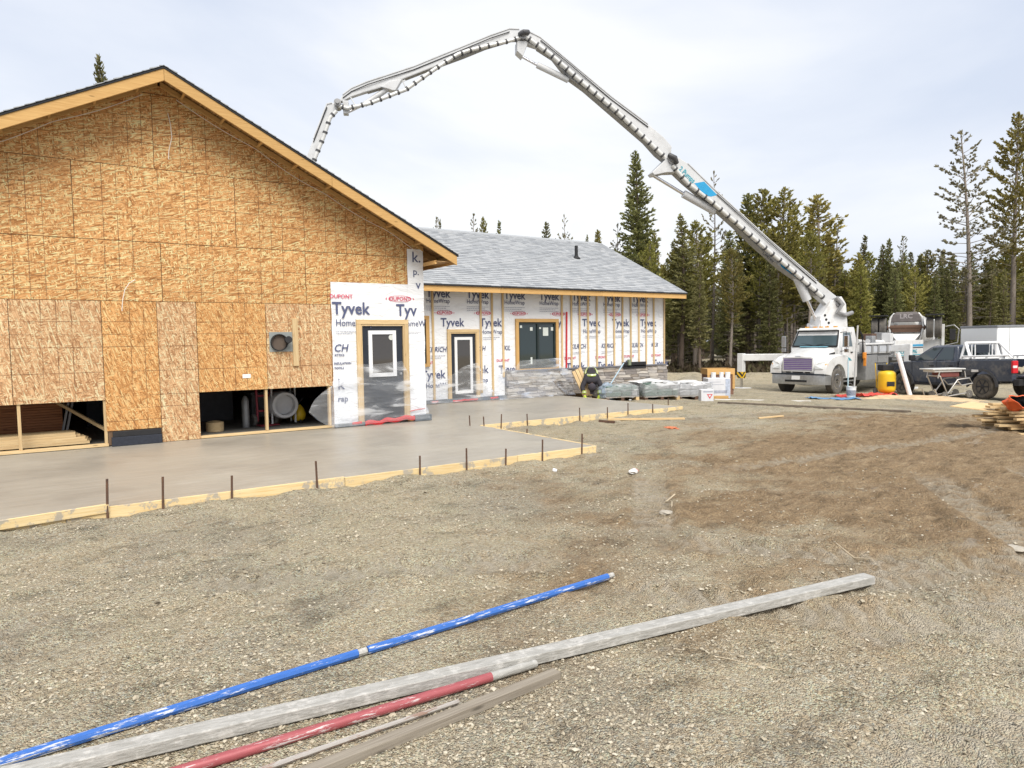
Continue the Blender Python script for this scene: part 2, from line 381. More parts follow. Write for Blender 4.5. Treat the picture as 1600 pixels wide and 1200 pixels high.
gme.polygons.foreach_set('use_smooth', [True]*len(gme.polygons))
ground = place(gme, 'ground'); ground['kind'] = 'structure'

# loose stones on the gravel, one mass
hs_ = base('loose_stone', .9, 0, .2)
ri = hs_.n('ShaderNodeNewGeometry').outputs['Random Per Island']
hs_.t.links.new(hs_.ramp(ri, [(0.0, (.162, .139, .105)), (.35, (.333, .289, .210)), (.8, (.438, .386, .294)), (1.0, (.533, .484, .386))]), hs_.p.inputs['Base Color'])
OCT = [(1, 0, 0), (-1, 0, 0), (0, 1, 0), (0, -1, 0), (0, 0, 1), (0, 0, -1), (.62, .62, .5), (-.62, .6, .5), (-.6, -.62, .5), (.62, -.6, .5)]
OCF = [(0, 6, 9), (6, 2, 7), (7, 1, 8), (8, 3, 9), (4, 6, 7), (4, 7, 8), (4, 8, 9), (4, 9, 6), (0, 2, 6), (2, 1, 7), (1, 3, 8), (3, 0, 9), (0, 5, 2), (2, 5, 1), (1, 5, 3), (3, 5, 0)]
sv = []; sf = []
rs = random.Random(3)
def add_stone(x, y, r, sink=.3):
    b = len(sv); a = rs.uniform(0, 6.28); ca, sa = math.cos(a), math.sin(a); z = zground(x, y)
    ex, ey, ez = r*rs.uniform(.7, 1.3), r*rs.uniform(.6, 1.0), r*rs.uniform(.4, .8); tl = rs.uniform(-.4, .4)
    for p in OCT:
        px, py, pz = p[0]*ex*rs.uniform(.8, 1.2), p[1]*ey*rs.uniform(.8, 1.2), p[2]*ez*rs.uniform(.8, 1.2)
        pz += px*tl
        sv.append((x+px*ca-py*sa, y+px*sa+py*ca, z+pz+ez*(1-2*sink)*.5))
    sf.extend(tuple(b+i for i in f) for f in OCF)
n_ = 0
while n_ < 30000:
    d = 2.3+8.0*rs.random()**1.5; an = R(55.9)+rs.uniform(-.72, .72)
    x, y = d*math.cos(an), d*math.sin(an)
    if (y > 8.12 and x < 7.2): continue
    if soil_mask(x, y) < .95 and rs.random() < .75: continue
    if noise.noise(Vector((x*.9, y*.9, 0)))+.5*noise.noise(Vector((x*3, y*3, 5))) < rs.uniform(-.45, .4): continue
    if track_mask(x, y) > .2 and rs.random() < .85: continue
    add_stone(x, y, rs.choice((.003, .0035, .0045, .0045, .006, .0075, .011))*(1+d*.03)); n_ += 1
for _ in range(160):   # bigger pebbles
    d = rs.uniform(2.6, 13); an = R(55.9)+rs.uniform(-.7, .6); x, y = d*math.cos(an), d*math.sin(an)
    if (y > 8.1 and x < 7.2) or (y > 11.5 and x < 13): continue
    add_stone(x, y, rs.uniform(.014, .026))
sme = bpy.data.meshes.new('gravel'); sme.from_pydata(sv, [], sf); sme.materials.append(hs_.m)
gr = place(sme, 'gravel'); gr['kind'] = 'stuff'; tag(gr, 'loose grey crushed stone scattered over the near ground', 'gravel')

# heap of pale crushed stones / lumps at the edge of the soil
def lump(name, x, y, r, m, label, cat, group=None):
    b = bmesh.new(); bmesh.ops.create_icosphere(b, subdivisions=2, radius=r)
    for v in b.verts:
        v.co *= 1+.35*noise.noise(v.co*(2.2/r)+Vector((x, y, 0))); v.co.z *= .3
    me = bpy.data.meshes.new(name); b.to_mesh(me); b.free(); me.materials.append(m)
    o = place(me, name, loc=(x, y, zground(x, y)+r*.02)); tag(o, label, cat, group); return o

# ------------------------------------------------------------------ concrete slab and its forms
h = base('fresh_concrete', .42, 0, .4)
a_ = h.n('ShaderNodeTexNoise', {0: h.co, 'Scale': .7, 'Detail': 5.0, 'Roughness': .55}).outputs[0]
b_ = h.n('ShaderNodeTexNoise', {0: h.n('ShaderNodeMapping', {0: h.co, 'Scale': (1, 7, 1), 'Rotation': (0, 0, .5)}).outputs[0], 'Scale': 2.0, 'Detail': 5.0}).outputs[0]
cc = h.mix(h.ramp(a_, [(.3, 0.0), (.7, 1.0)]), (.351, .325, .271), (.268, .247, .209))
cc = h.mix(h.ramp(b_, [(.4, 0.0), (.75, .45)]), cc, (.420, .400, .359))
wv = h.n('ShaderNodeTexNoise', {0: h.n('ShaderNodeMapping', {0: h.co, 'Scale': (.35, 3.2, 1), 'Rotation': (0, 0, -.9)}).outputs[0], 'Scale': 3.0, 'Detail': 3.0, 'Distortion': 2.0}).outputs[0]
cc = h.mix(h.ramp(wv, [(.45, 0.0), (.7, .35)]), cc, (.242, .225, .192))
dp = h.n('ShaderNodeTexNoise', {0: h.co, 'Scale': .9, 'Detail': 3.0, 'Distortion': .6}).outputs[0]
cc = h.mix(h.ramp(dp, [(.56, 0.0), (.70, .45)]), cc, (.218, .204, .178))
h.t.links.new(cc, h.p.inputs['Base Color'])
h.t.links.new(h.n('ShaderNodeMapRange', {0: a_, 1: .3, 2: .7, 3: .5, 4: .32}).outputs[0], h.p.inputs['Roughness'])
bump(h, h.math('ADD', b_, h.math('MULTIPLY', h.n('ShaderNodeTexNoise', {0: h.co, 'Scale': 60.0}).outputs[0], .12)), .12, .012)
CONC = h.m
slab_poly = [(-9, 8.2), (7.06, 8.2), (7.06, 11.62), (12.72, 11.62), (12.72, 16.41), (6.72, 16.41), (6.72, 13.13), (-9, 13.13)]
sl = MB(); sl.prism(slab_poly, lambda a, b, t: (a, b, t), -.14, 0.0)
slab = sl.build('concrete_patio', CONC); slab['kind'] = 'structure'
forms = empty('slab_form', (0, 0, 0), 0, 'pale lumber form boards edging the fresh concrete', 'formwork')
def form_board(p, q, z0=-.2, z1=.004):
    ax = 0 if abs(q[0]-p[0]) > abs(q[1]-p[1]) else 1
    l = math.dist(p, q); b = MB()
    if ax == 0: b.box(0, -.019, z0, l-.006, .019, z1)
    else: b.box(-.019, 0, z0, .019, l-.006, z1)
    o = b.build('form_board', FORMW[ax], forms, loc=(p[0], p[1], 0), rot=(rs.uniform(-.01, .01), rs.uniform(-.003, .003), rs.uniform(-.002, .002)), bevel=.003)
for i, (x0, x1) in enumerate(((-9, -5.4), (-5.4, -1.9), (-1.9, .18), (.18, 3.05), (3.05, 5.6), (5.6, 7.06))): form_board((x0, 8.178), (x1, 8.178), z1=.006+.004*(i % 2))
for y0, y1 in ((8.2, 10.4), (10.4, 11.6)): form_board((7.085, y0), (7.085, y1))
for i, (x0, x1) in enumerate(((7.1, 9.4), (9.4, 11.6), (11.6, 12.74))): form_board((x0, 11.598), (x1, 11.598), z1=.005+.004*(i % 2))
for y0, y1 in ((11.6, 14.3), (14.3, 16.38)): form_board((12.742, y0), (12.742, y1))
b = MB(); b.box(0, 0, 0, 1.1, .038, .085); b.build('form_board', FORMW[0], forms, loc=(-.55, 8.11, -.075), rot=(.08, -.03, .03))

def stake(x, y, top, lean, label, group, r=.0125):
    b = MB(); z0 = zground(x, y)-.15
    b.tube([(0, 0, z0), (lean*.4, lean*.2, (z0+top)/2), (lean, lean*.5, top)], r, 7)
    o = b.build('form_stake', RUST, loc=(x, y, 0), smooth=40); tag(o, label, 'stake', group)
ordn = ['first', 'second', 'third', 'fourth', 'fifth', 'sixth', 'seventh', 'eighth', 'ninth']
for i, (x, t) in enumerate(zip((.53, 1.04, 1.73, 2.70, 4.05, 4.75, 5.38, 6.02, 6.76), (.30, .26, .19, .25, .17, .2, .13, .2, .22))):
    stake(x, 8.145, t, rs.uniform(-.02, .02), '%s rusty steel stake from the left along the near form board' % ordn[i], 'stakes along the near form')
for i, x in enumerate((7.16, 7.54, 8.19, 9.56, 10.34, 10.95, 11.73)):
    stake(x, 11.565, rs.uniform(.1, .2), rs.uniform(-.03, .03), '%s rusty steel stake from the left along the farther form board' % ordn[i], 'stakes along the far form')
stake(12.79, 12.1, .17, .02, 'rusty steel stake at the right end of the concrete slab', 'stakes along the far form')
stake(7.13, 10.1, .07, .01, 'short stake beside the side edge of the near slab', 'stakes along the far form')
stake(6.92, 11.7, .2, -.02, 'rusty stake standing in the inner corner of the slab', 'stakes along the far form')

# ------------------------------------------------------------------ house wrap, text
h = base('house_wrap', .45, 0, .35)
wn = h.n('ShaderNodeTexNoise', {0: h.n('ShaderNodeMapping', {0: h.co, 'Scale': (1, 1, 2.2), 'Rotation': (0, .35, 0)}).outputs[0], 'Scale': 2.6, 'Detail': 5.0, 'Distortion': 1.4}).outputs[0]
h.t.links.new(h.mix(wn, (.790, .800, .809), (.725, .735, .753)), h.p.inputs['Base Color']); bump(h, wn, .55, .06)
TYV = h.m
INK = mat('wrap_ink', (.085, .10, .19), .6, var=.15); INKL = mat('wrap_ink_light', (.34, .36, .44), .6, var=.2); RED = mat('wrap_red_ink', (.62, .07, .13), .6, var=.2)
T_TYV = text_mesh('Tyvek', .31, .006, sx=.93); T_HOME = text_mesh('HomeWrap', .165, .001, sx=.86); T_DUP = text_mesh('DUPONT', .105, .002, align='CENTER'); T_KIL = text_mesh('KILRICH', .19, .003, .22, sx=.82)
for m_, i_ in ((T_TYV, INK), (T_HOME, INK), (T_DUP, RED), (T_KIL, INK)): m_.materials.append(i_)
def small_print(w, rows):
    b = MB(); r_ = random.Random(int(w*100)+rows)
    for k in range(rows):
        x = 0
        while x < w*(.95-.2*(k % 2)):
            l = r_.uniform(.02, .07); b.add([(x, -k*.05, 0), (x+l, -k*.05, 0), (x+l, -k*.05-.014, 0), (x, -k*.05-.014, 0)], [(0, 3, 2, 1)]); x += l+.014
    return b.mesh('small_print', INKL)
T_SMALL = small_print(.7, 3); T_SMALL2 = small_print(.55, 2)
def oval():
    b = MB(); n = 28; vs = []
    for k in range(n):
        a = 2*math.pi*k/n
        for r_ in (1.0, .9): vs.append((.24*r_*math.cos(a), .035+.062*r_*math.sin(a), 0))
    b.add(vs, [(2*k, 2*((k+1) % n), 2*((k+1) % n)+1, 2*k+1) for k in range(n)])
    for s in (-1, 1): b.add([(s*.30, .035, 0), (s*.275, .06, 0), (s*.275, .01, 0)], [(0, 1, 2)])
    return b.mesh('oval', RED)
T_OVAL = oval()
def letter(parent, me, x, y, z, s=1.0): return place(me, 'lettering', None, parent, (x, y, z), (R(90), 0, 0), (s, s, s))
# ------------------------------------------------------------------ garage wing (strand board gable)
OSB_H = osb('strand_board_upper', 0, [(0.0, (.291, .126, .040)), (.22, (.483, .236, .084)), (.6, (.677, .367, .149)), (1.0, (.722, .636, .327))])
OSB_V = osb('strand_board_amber', 84, [(0.0, (.323, .145, .047)), (.25, (.503, .247, .086)), (.62, (.684, .370, .144)), (1.0, (.722, .537, .255))])
OSB_P = osb('strand_board_pale', 88, [(0.0, (.330, .165, .074)), (.25, (.494, .279, .135)), (.62, (.671, .423, .226)), (1.0, (.722, .629, .382))])
OSB_D = osb('strand_board_deck', 20, [(0.0, (.25, .13, .05)), (.25, (.36, .2, .08)), (.62, (.48, .28, .12)), (1.0, (.6, .4, .2))])
WY = 13.15
garage = empty('garage', (1.9, WY, 0), 0, 'gabled garage wing sheathed in bare strand board', 'building')
GX = 1.9
def gl(x, y, z): return (x-GX, y-WY, z)
def clip(poly, a, b, c):      # keep a*x+b*z<=c
    out = []
    for i, p in enumerate(poly):
        q = poly[(i+1) % len(poly)]; dp = a*p[0]+b*p[1]-c; dq = a*q[0]+b*q[1]-c
        if dp <= 0: out.append(p)
        if dp*dq < 0: t = dp/(dp-dq); out.append((p[0]+t*(q[0]-p[0]), p[1]+t*(q[1]-p[1])))
    return out
TOP = 5.93; SL = .505
def sheet(x0, z0, x1, z1, ox, oz, m, dy=0.0):
    g_ = .004
    p = [(x0+g_, z0+g_), (x1-g_, z0+g_), (x1-g_, z1-g_), (x0+g_, z1-g_)]
    p = clip(p, SL, 1, TOP+SL*GX); p = clip(p, -SL, 1, TOP-SL*GX)
    if len(p) < 3: return
    b = MB(); b.prism([(a-ox, c-oz) for a, c in p], frameY(0), -.011, 0)
    b.build('wall_sheet', m, garage, loc=(ox-GX, dy+rs.uniform(-.0025, .0), oz), rot=(rs.uniform(-.0012, .0012), 0, 0))
for (z0, z1, oz, starts) in ((2.372, 3.35, 2.13, (-2.9, -.62, 1.82, 4.26)), (3.35, 4.56, 3.35, (-2.9, -1.84, .6, 3.04, 5.48)), (4.56, 5.78, 4.56, (-2.9, -.42, 1.78, 4.2)), (5.78, 6.0, 5.78, (0.8,))):
    st = list(starts)+[6.7]
    for a, c in zip(st, st[1:]): sheet(a, z0, c, z1, a, oz, OSB_H)
for (x0, x1, z0, m) in ((-2.9, -1.53, .76, OSB_P), (-1.53, -.31, .76, OSB_P), (-.31, .91, .76, OSB_P), (.91, 1.72, .25, OSB_V), (1.72, 2.33, .0, OSB_P), (2.33, 3.50, .81, OSB_V), (3.50, 4.72, .81, OSB_P), (4.72, 5.24, 0, OSB_V), (5.24, 6.28, 2.0, OSB_V), (6.28, 6.7, 0, OSB_V)):
    sheet(x0, z0, x1, 2.372, x0, 0, m)
# added backing behind the sheets: blocks light through the joints, leaves the two openings
b = MB()
for (x0, x1, z0, z1) in ((-2.89, .93, .9, 2.37), (.93, 2.31, .02, 2.37), (2.31, 4.68, .95, 2.37), (4.68, 5.3, .02, 2.37), (5.3, 6.22, 2.0, 2.37), (6.22, 6.69, .02, 2.37)): b.box(x0-GX, .004, z0, x1-GX, .014, z1)
b.prism([(-2.89-GX, 2.371), (6.69-GX, 2.371), (6.69-GX, 3.46), (0, 5.9), (-2.89-GX, 3.46)], frameY(0), .004, .014)
b.build('joint_backer', mat('backer_dark', (.16, .10, .06), .9), garage)
b = MB(); b.prism([(-2.89-GX, 3.3), (6.69-GX, 3.3), (6.69-GX, 3.5), (0, 5.93), (-2.89-GX, 3.5)], frameY(0), 9.86, 9.9); b.build('back_gable', OSB_H, garage)
# closing walls, floor and ceiling
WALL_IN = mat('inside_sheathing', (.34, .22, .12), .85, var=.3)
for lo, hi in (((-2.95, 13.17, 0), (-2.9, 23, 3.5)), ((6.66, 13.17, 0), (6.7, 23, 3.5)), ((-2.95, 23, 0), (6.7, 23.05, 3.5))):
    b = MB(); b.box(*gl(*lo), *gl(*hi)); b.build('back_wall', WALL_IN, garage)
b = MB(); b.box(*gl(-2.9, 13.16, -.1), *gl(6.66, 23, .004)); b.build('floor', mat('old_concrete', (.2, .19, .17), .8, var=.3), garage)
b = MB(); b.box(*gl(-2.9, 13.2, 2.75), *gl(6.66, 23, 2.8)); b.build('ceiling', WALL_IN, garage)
# framing seen in the wall openings
def stud(x0, z0, x1, z1, y0=13.16, y1=13.25, m=None):
    b = MB(); b.box(*gl(x0, y0, z0), *gl(x1, y1, z1)); return b.build('stud', m or (PALE[2] if z1-z0 > x1-x0 else PALE[0]), garage, bevel=.003)
for x in (-1.47, -.25, .9): stud(x-.02, .05, x+.024, .8)
for x in (2.3, 3.47, 4.66): stud(x-.02, .05, x+.022, .84)
stud(-2.9, .006, .93, .05, 13.14, 13.27); stud(2.33, .006, 4.74, .045, 13.14, 13.27)
stud(-2.9, .8, .93, .9, 13.165, 13.25); stud(2.3, .85, 4.7, .95, 13.165, 13.25)
b = MB(); b.box(*gl(.97, 13.07, 0.002), *gl(1.71, 13.149, .15)); b.box(*gl(.99, 13.09, .15), *gl(1.70, 13.149, .24), 1)
o = b.build('foundation_block', [mat('dark_membrane', (.03, .035, .05), .8, var=.4, scale=25), BLACK], garage, bevel=.006); o['label'] = 'dark membrane patch at the foot of the wall'
# roof
def roofz(x, off=0.0): return 6.05-SL*abs(x-GX)-off
prof = [(-3.35, roofz(-3.35)), (GX, roofz(GX)), (7.17, roofz(7.17)), (7.17, roofz(7.17)-.03), (GX, roofz(GX)-.03), (-3.35, roofz(-3.35)-.03)]
b = MB(); b.prism([(x-GX, z) for x, z in prof], frameY(0), 12.53-WY, 23.5-WY); b.build('roof_deck', OSB_D, garage)
def shingle_mesh(width, length, expo=.143, seed=1, tabw=.31):
    """laminated shingles laid on a plane: u across, v up the slope, w out; every tab a thin wedge"""
    r_ = random.Random(seed); b = MB(); n = int(length/expo)
    for k in range(n+1):
        v0 = k*expo; v1 = min(length, v0+expo*1.25); u = -r_.uniform(0, tabw)
        if v0 >= length-.02: break
        while u < width:
            w = r_.choice((.12, .17, .2, .26, .31)); a = max(0, u); c = min(width, u+w)
            if c-a > .01:
                t = .014+.006*r_.random()+.004*(r_.random() > .5); d = r_.uniform(-.012, .006)
                b.add([(a, v0+d, 0), (c, v0+d, 0), (c, v1, 0), (a, v1, 0), (a, v0+d, t), (c, v0+d, t), (c, v1, .002), (a, v1, .002)], [(0, 1, 5, 4), (4, 5, 6, 7), (1, 2, 6, 5), (3, 0, 4, 7)])
            u += w
    return b
h = base('shingle_grey', .95, 0, .15)
ri = h.n('ShaderNodeNewGeometry').outputs['Random Per Island']
cs = h.ramp(ri, [(0.0, (.284, .297, .314)), (.3, (.335, .348, .361)), (.7, (.378, .391, .404)), (1.0, (.430, .439, .447))])
gn = h.n('ShaderNodeTexNoise', {0: h.co, 'Scale': 90.0, 'Detail': 2.0}).outputs[0]
cs = h.mix(h.ramp(gn, [(.4, 0.0), (.65, .4)]), cs, (.12, .13, .15))
h.t.links.new(cs, h.p.inputs['Base Color']); bump(h, gn, .3, .004); SHING = h.m
def lay(parent, name, mb, O, U, V, mats):
    W_ = Vector(U).cross(Vector(V)).normalized(); inv = wmat(parent).inverted()
    if W_.z < 0: W_ = -W_
    O = Vector(O); U = Vector(U).normalized(); V = Vector(V).normalized()
    mb.v = [tuple(inv @ (O+U*p[0]+V*p[1]+W_*p[2])) for p in mb.v]
    o = mb.build(name, mats, parent); return o
for s in (-1, 1):
    xe = GX+s*5.29; V = Vector((-s, 0, SL)).normalized(); ln = 5.29*math.hypot(1, SL)
    o = lay(garage, 'shingles', shingle_mesh(11.0, ln, .143, 5+s), (xe, 12.5, roofz(xe)+.004), (0, 1, 0), V, SHING); o['kind'] = 'stuff'
# dark drip edge + rake fascia + eave fascia
BLK = mat('black_drip_edge', (.02, .022, .026), .55, var=.3)
FIR = PINE
def raked(x0, x1, z_off, hgt, y0, y1, name, m):
    # board along the rake between x0,x1, top z = roofz-z_off
    b = MB(); pts = [(x0-GX, roofz(x0, z_off)), (x1-GX, roofz(x1, z_off)), (x1-GX, roofz(x1, z_off+hgt)), (x0-GX, roofz(x0, z_off+hgt))]
    b.prism(pts, frameY(0), y0-WY, y1-WY); return b.build(name, m, garage, bevel=.003)
for s in (-1, 1):
    raked(GX, GX+s*5.30, -.018, .05, 12.515, 12.60, 'drip_edge', BLK)
    raked(GX+s*.002, GX+s*2.7, .033, .185, 12.53, 12.568, 'fascia_board', FIR[0]); raked(GX+s*2.704, GX+s*5.27, .033, .185, 12.53, 12.568, 'fascia_board', FIR[0])
    xe = GX+s*5.25
    b = MB(); b.box(xe-.019-GX, 12.57-WY, roofz(xe)-.205, xe+.019-GX, 23.4-WY, roofz(xe)-.035); b.build('fascia_board', FIR[1], garage)
    # lookouts under the overhang
    d = .35
    while d < 5.1:
        x = GX+s*d; b = MB(); z = roofz(x, .036+.045)
        b.bar(gl(x, 12.57, z), gl(x, 13.16, z), .038, .085, up=(s*SL, 0, 1)); b.build('lookout', FIR[1], garage); d += .61
    raked(GX+s*.02, GX+s*4.8, .05, .09, 13.09, 13.135, 'wall_ledger', FIR[0])
    # open soffit at the eave: a nailer along the wall under the deck
    xw = GX+s*4.84
    b = MB(); b.box(xw-.02-GX, 13.2-WY, roofz(xw)-.13, xw+.018-GX, 23-WY, roofz(xw)-.04); b.build('eave_ledger', FIR[1], garage)
for y in (13.3, 13.95, 14.6, 15.2):   # rafter tails at the visible eave corner
    b = MB(); x0, x1 = 6.72, 7.12
    b.prism([(x0-GX, roofz(x0, .035)), (x1-GX, roofz(x1, .035)), (x1-GX, roofz(x1, .16)), (x0-GX, roofz(x0, .16))], frameY(0), y-WY, y+.038-WY); b.build('rafter_tail', FIR[0], garage)
b = MB(); b.box(6.71-GX, 12.58-WY, 3.235, 7.12-GX, 13.3-WY, 3.245); b.build('eave_return', OSB_D, garage)
b = MB(); b.bar(gl(6.72, 12.6, 3.22), gl(6.72, 13.14, 3.22), .04, .07); b.build('eave_return_board', FIR[1], garage)
# stray white wires
WIRE = mat('white_cable', (.72, .66, .58), .5)
for s in (-1, 1):
    b = MB(); pts = []
    for i in range(25):
        t = i/24; x = GX+s*(.25+t*4.4); pts.append(gl(x, 13.07-.05*math.sin(t*9), roofz(x, .20)-.05*abs(math.sin(t*math.pi*3.5))))
    b.tube(pts, .006, 5); b.build('cable', WIRE, garage)
for pts in ([(2.02, 5.50), (2.05, 5.3), (2.06, 5.1), (2.0, 4.86), (1.99, 4.72)], [(1.42, 2.72), (1.33, 2.66), (1.26, 2.55), (1.22, 2.38), (1.2, 2.2)]):
    b = MB(); b.tube([gl(x, 13.11-.02*i, z) for i, (x, z) in enumerate(pts)], .007, 6); b.build('cable', WIRE, garage, smooth=60)
# dryer vent with nailed strip
VM = Matrix.Translation(gl(3.72, 13.14, 1.66)) @ Matrix.Rotation(R(90), 4, 'X')
b = MB(); b.box(3.55-GX, 13.128-WY, 1.49, 3.98-GX, 13.139-WY, 1.85, 1)
b.lathe([(.155, 0), (.155, .07), (.142, .07), (.142, .01)], 24, VM); b.tube([gl(3.86, 13.05, 1.70), gl(3.86, 12.98, 1.71)], .065, 14)
vent = b.build('wall_vent', [BLACK, mat('vent_membrane', (.28, .3, .29), .8)], garage, smooth=40)
b = MB(); b.lathe([(.14, 0), (.14, .004)], 24, VM @ Matrix.Translation((0, 0, .012))); b.build('vent_throat', mat('throat', (.12, .09, .07), .8), vent)
b = MB(); b.box(3.97-GX, 13.10-WY, 1.22, 4.07-GX, 13.138-WY, 2.1); b.build('nailed_strip', PALE[2], garage, bevel=.003)
b = MB(); b.box(3.06-GX, 13.132-WY, 1.03, 3.2-GX, 13.138-WY, 1.1); b.build('paper_tag', WPLAST, garage)
# house wrap around the door
def wrap(parent, x0, z0, x1, z1, y, hole=None, name='house_wrap', o=(0, 0)):
    b = MB(); nx_, nz_ = max(2, int((x1-x0)/.07)), max(2, int((z1-z0)/.07)); idx = {}
    for j in range(nz_+1):
        for i in range(nx_+1):
            x = x0+(x1-x0)*i/nx_; z = z0+(z1-z0)*j/nz_; edge = min(i, nx_-i, 1)
            d = .012*noise.fractal(Vector((x*1.6+z*.7, 0, z*2.1-x*.5)), 1, 2, 3)
            xx = x+(0 if edge else .012*noise.noise(Vector((x*3, 5, z*4))))
            idx[i, j] = len(b.v); b.v.append((xx-o[0], y-o[1]-.006+max(-.004, d)*-.5, z))
    for j in range(nz_):
        for i in range(nx_):
            x = x0+(x1-x0)*(i+.5)/nx_; z = z0+(z1-z0)*(j+.5)/nz_
            if hole and hole[0] < x < hole[2] and hole[1] < z < hole[3]: continue
            b.f.append((idx[i, j], idx[i+1, j], idx[i+1, j+1], idx[i, j+1])); b.m.append(0)
    return b.build(name, TYV, parent, smooth=180)
GO = (GX, WY)
wrap(garage, 4.73, .06, 6.36, 2.8, 13.132, (5.3, 0, 6.2, 1.98), o=GO); wrap(garage, 6.34, .06, 6.70, 3.52, 13.122, o=GO)
def gt(me, x, z, s=1.0): return letter(garage, me, x-GX, 13.108-WY, z, s)
gt(T_TYV, 4.74, 2.19, 1.07); gt(T_HOME, 4.8, 1.96, 1.12); gt(T_DUP, 4.93, 2.49, 1.05)
m_ = text_mesh('Tyv', .33, .006, sx=.93); m_.materials.append(INK); gt(m_, 6.07, 2.17)
gt(T_DUP, 6.16, 2.47, 1.05); gt(T_OVAL, 6.16, 2.47, 1.05)
m_ = text_mesh('omeW', .18, .001, sx=.86); m_.materials.append(INK); gt(m_, 6.285, 1.95)
m_ = text_mesh('CH', .2, .003, .22); m_.materials.append(INK); gt(m_, 4.745, 1.47)
for s_, x, z, sz in (('k', 4.8, .74, .3), ('rap', 4.8, .5, .16), ('k.', 6.44, 3.26, .3), ('p.', 6.46, 3.0, .2), ('v', 6.52, 2.72, .25), ('ATTICS', 4.76, 1.38, .06), ('INSULATION', 4.745, 1.22, .06), ('TOOLS', 4.75, 1.13, .06)):
    m_ = text_mesh(s_, sz, .002); m_.materials.append(INK); gt(m_, x, z)
gt(T_SMALL2, 4.8, 1.86, .8); gt(T_SMALL2, 6.3, 1.84, .6)
# entry door
def door(parent, org, x0, z0, x1, z1, y, lite, trim=.1, tm=PALE):
    ox, oy = org
    d = empty('entry_door', (x0-ox, y-oy, z0)); d.parent = parent; w, hh_ = x1-x0, z1-z0
    b = MB(); b.box(0, .03, 0, w, .075, hh_); b.build('door_leaf', NAVY, d, bevel=.004)
    a, c, e_, f_ = lite[0]-x0, lite[1]-z0, lite[2]-x0, lite[3]-z0; fw = .075
    b = MB(); b.box(a, 0, c, a+fw, .03, f_); b.box(e_-fw, 0, c, e_, .03, f_); b.box(a+fw, .001, c, e_-fw, .03, c+fw); b.box(a+fw, .001, f_-fw, e_-fw, .03, f_)
    b.build('lite_frame', WPLAST, d)
    b = MB(); b.box(a+fw, .02, c+fw, e_-fw, .028, f_-fw); b.build('lite_pane', glass('door_glass', (.05, .045, .04)), d)
    b = MB(); b.tube([(w-.07, .03, .93), (w-.07, -.03, .93)], .025, 10); b.build('knob', STEEL, d)
    for nm, bx in (('jamb', (-.03, -.012, 0, -.003, .09, hh_+.03)), ('jamb', (w+.003, -.012, 0, w+.03, .09, hh_+.03)), ('head', (-.003, -.011, hh_+.003, w+.003, .09, hh_+.03))):
        b = MB(); b.box(*bx); b.build(nm, tm[2], d)
    for nm, bx, ax in (('trim', (-.03-trim, -.022, 0, -.031, .02, hh_+.031), 2), ('trim', (w+.031, -.022, 0, w+.03+trim, .02, hh_+.031), 2), ('trim', (-.03-trim, -.023, hh_+.033, w+.03+trim, .02, hh_+.033+trim), 0)):
        b = MB(); b.box(*bx); b.build(nm, tm[ax], d, bevel=.003)
    return d
gd = door(garage, GO, 5.33, .07, 6.2, 1.96, 13.10, (5.46, .95, 6.05, 1.87), .09)
b = MB(); b.lathe([(.055, 0), (.055, .006)], 16, Matrix.Translation((.62, .018, 1.66)) @ Matrix.Rotation(R(90), 4, 'X')); b.build('glass_sticker', mat('sticker', (.6, .62, .58)), gd)
b = MB(); b.box(6.72-.32-GX, 13.02-WY, .002, 6.78-GX, 13.125-WY, .13); b.build('base_membrane', mat('slate_membrane', (.16, .18, .2), .7, var=.3), garage, bevel=.01)
b = MB(); b.box(4.72-GX, 13.06-WY, .002, 5.34-GX, 13.125-WY, .075); b.build('base_membrane', bpy.data.materials['slate_membrane'], garage, bevel=.01)
REDT = mat('red_tape', (.62, .03, .035), .45, var=.25, scale=12)
def strip(parent, o, pts, w, y, name='red_tape'):
    b = MB(); vs = []; n = len(pts)
    for i, (x, z) in enumerate(pts):
        k = .02*noise.noise(Vector((x*9, z*5, 2)))
        vs += [(x-o[0], y-o[1]+k, z-w/2+k), (x-o[0], y-o[1]-.02+k, z), (x-o[0], y-o[1]+k*1.5, z+w/2+k)]
    b.add(vs, [(3*i+j, 3*i+3+j, 3*i+4+j, 3*i+1+j) for i in range(n-1) for j in range(2)]); return b.build(name, REDT, parent, smooth=180)
strip(garage, GO, [(5.31+i*.06, .045+.003*i+.02*math.sin(i)) for i in range(19)], .09, 13.03); strip(garage, GO, [(5.05+i*.05, .07) for i in range(5)], .05, 13.045)
strip(garage, GO, [(6.26+i*.05, .2+.008*i) for i in range(9)], .02, 13.09)
# clear plastic film
FILM = film('clear_poly_film', .30); FILM2 = film('clear_poly_film_loose', .34)
def sheet_film(name, tops, bots, y_top, y_bot, n=40, m=12, mat_=None, seed=0, amp=.03):
    def lerp_poly(P, t):
        t *= (len(P)-1); i = min(int(t), len(P)-2); u = t-i; return [P[i][k]+(P[i+1][k]-P[i][k])*u for k in range(2)]
    b = MB(); vs = []
    for j in range(m+1):
        v = j/m
        for i in range(n+1):
            u = i/n; tx, tz = lerp_poly(tops, u); bx, bz = lerp_poly(bots, u); x = bx+(tx-bx)*v; z = bz+(tz-bz)*v
            fold = amp*noise.fractal(Vector((x*1.1+z*1.7+seed, z*2.6-x*.6, seed)), 1, 2, 2)+amp*.7*abs(math.sin(x*2.6+z*5.0+seed+math.sin(x*3)))**3
            vs.append((x, y_bot+(y_top-y_bot)*v**.7-fold, z))
    b.add(vs, [(j*(n+1)+i, j*(n+1)+i+1, (j+1)*(n+1)+i+1, (j+1)*(n+1)+i) for j in range(m) for i in range(n)])
    return b.build(name, mat_ or FILM, smooth=180)
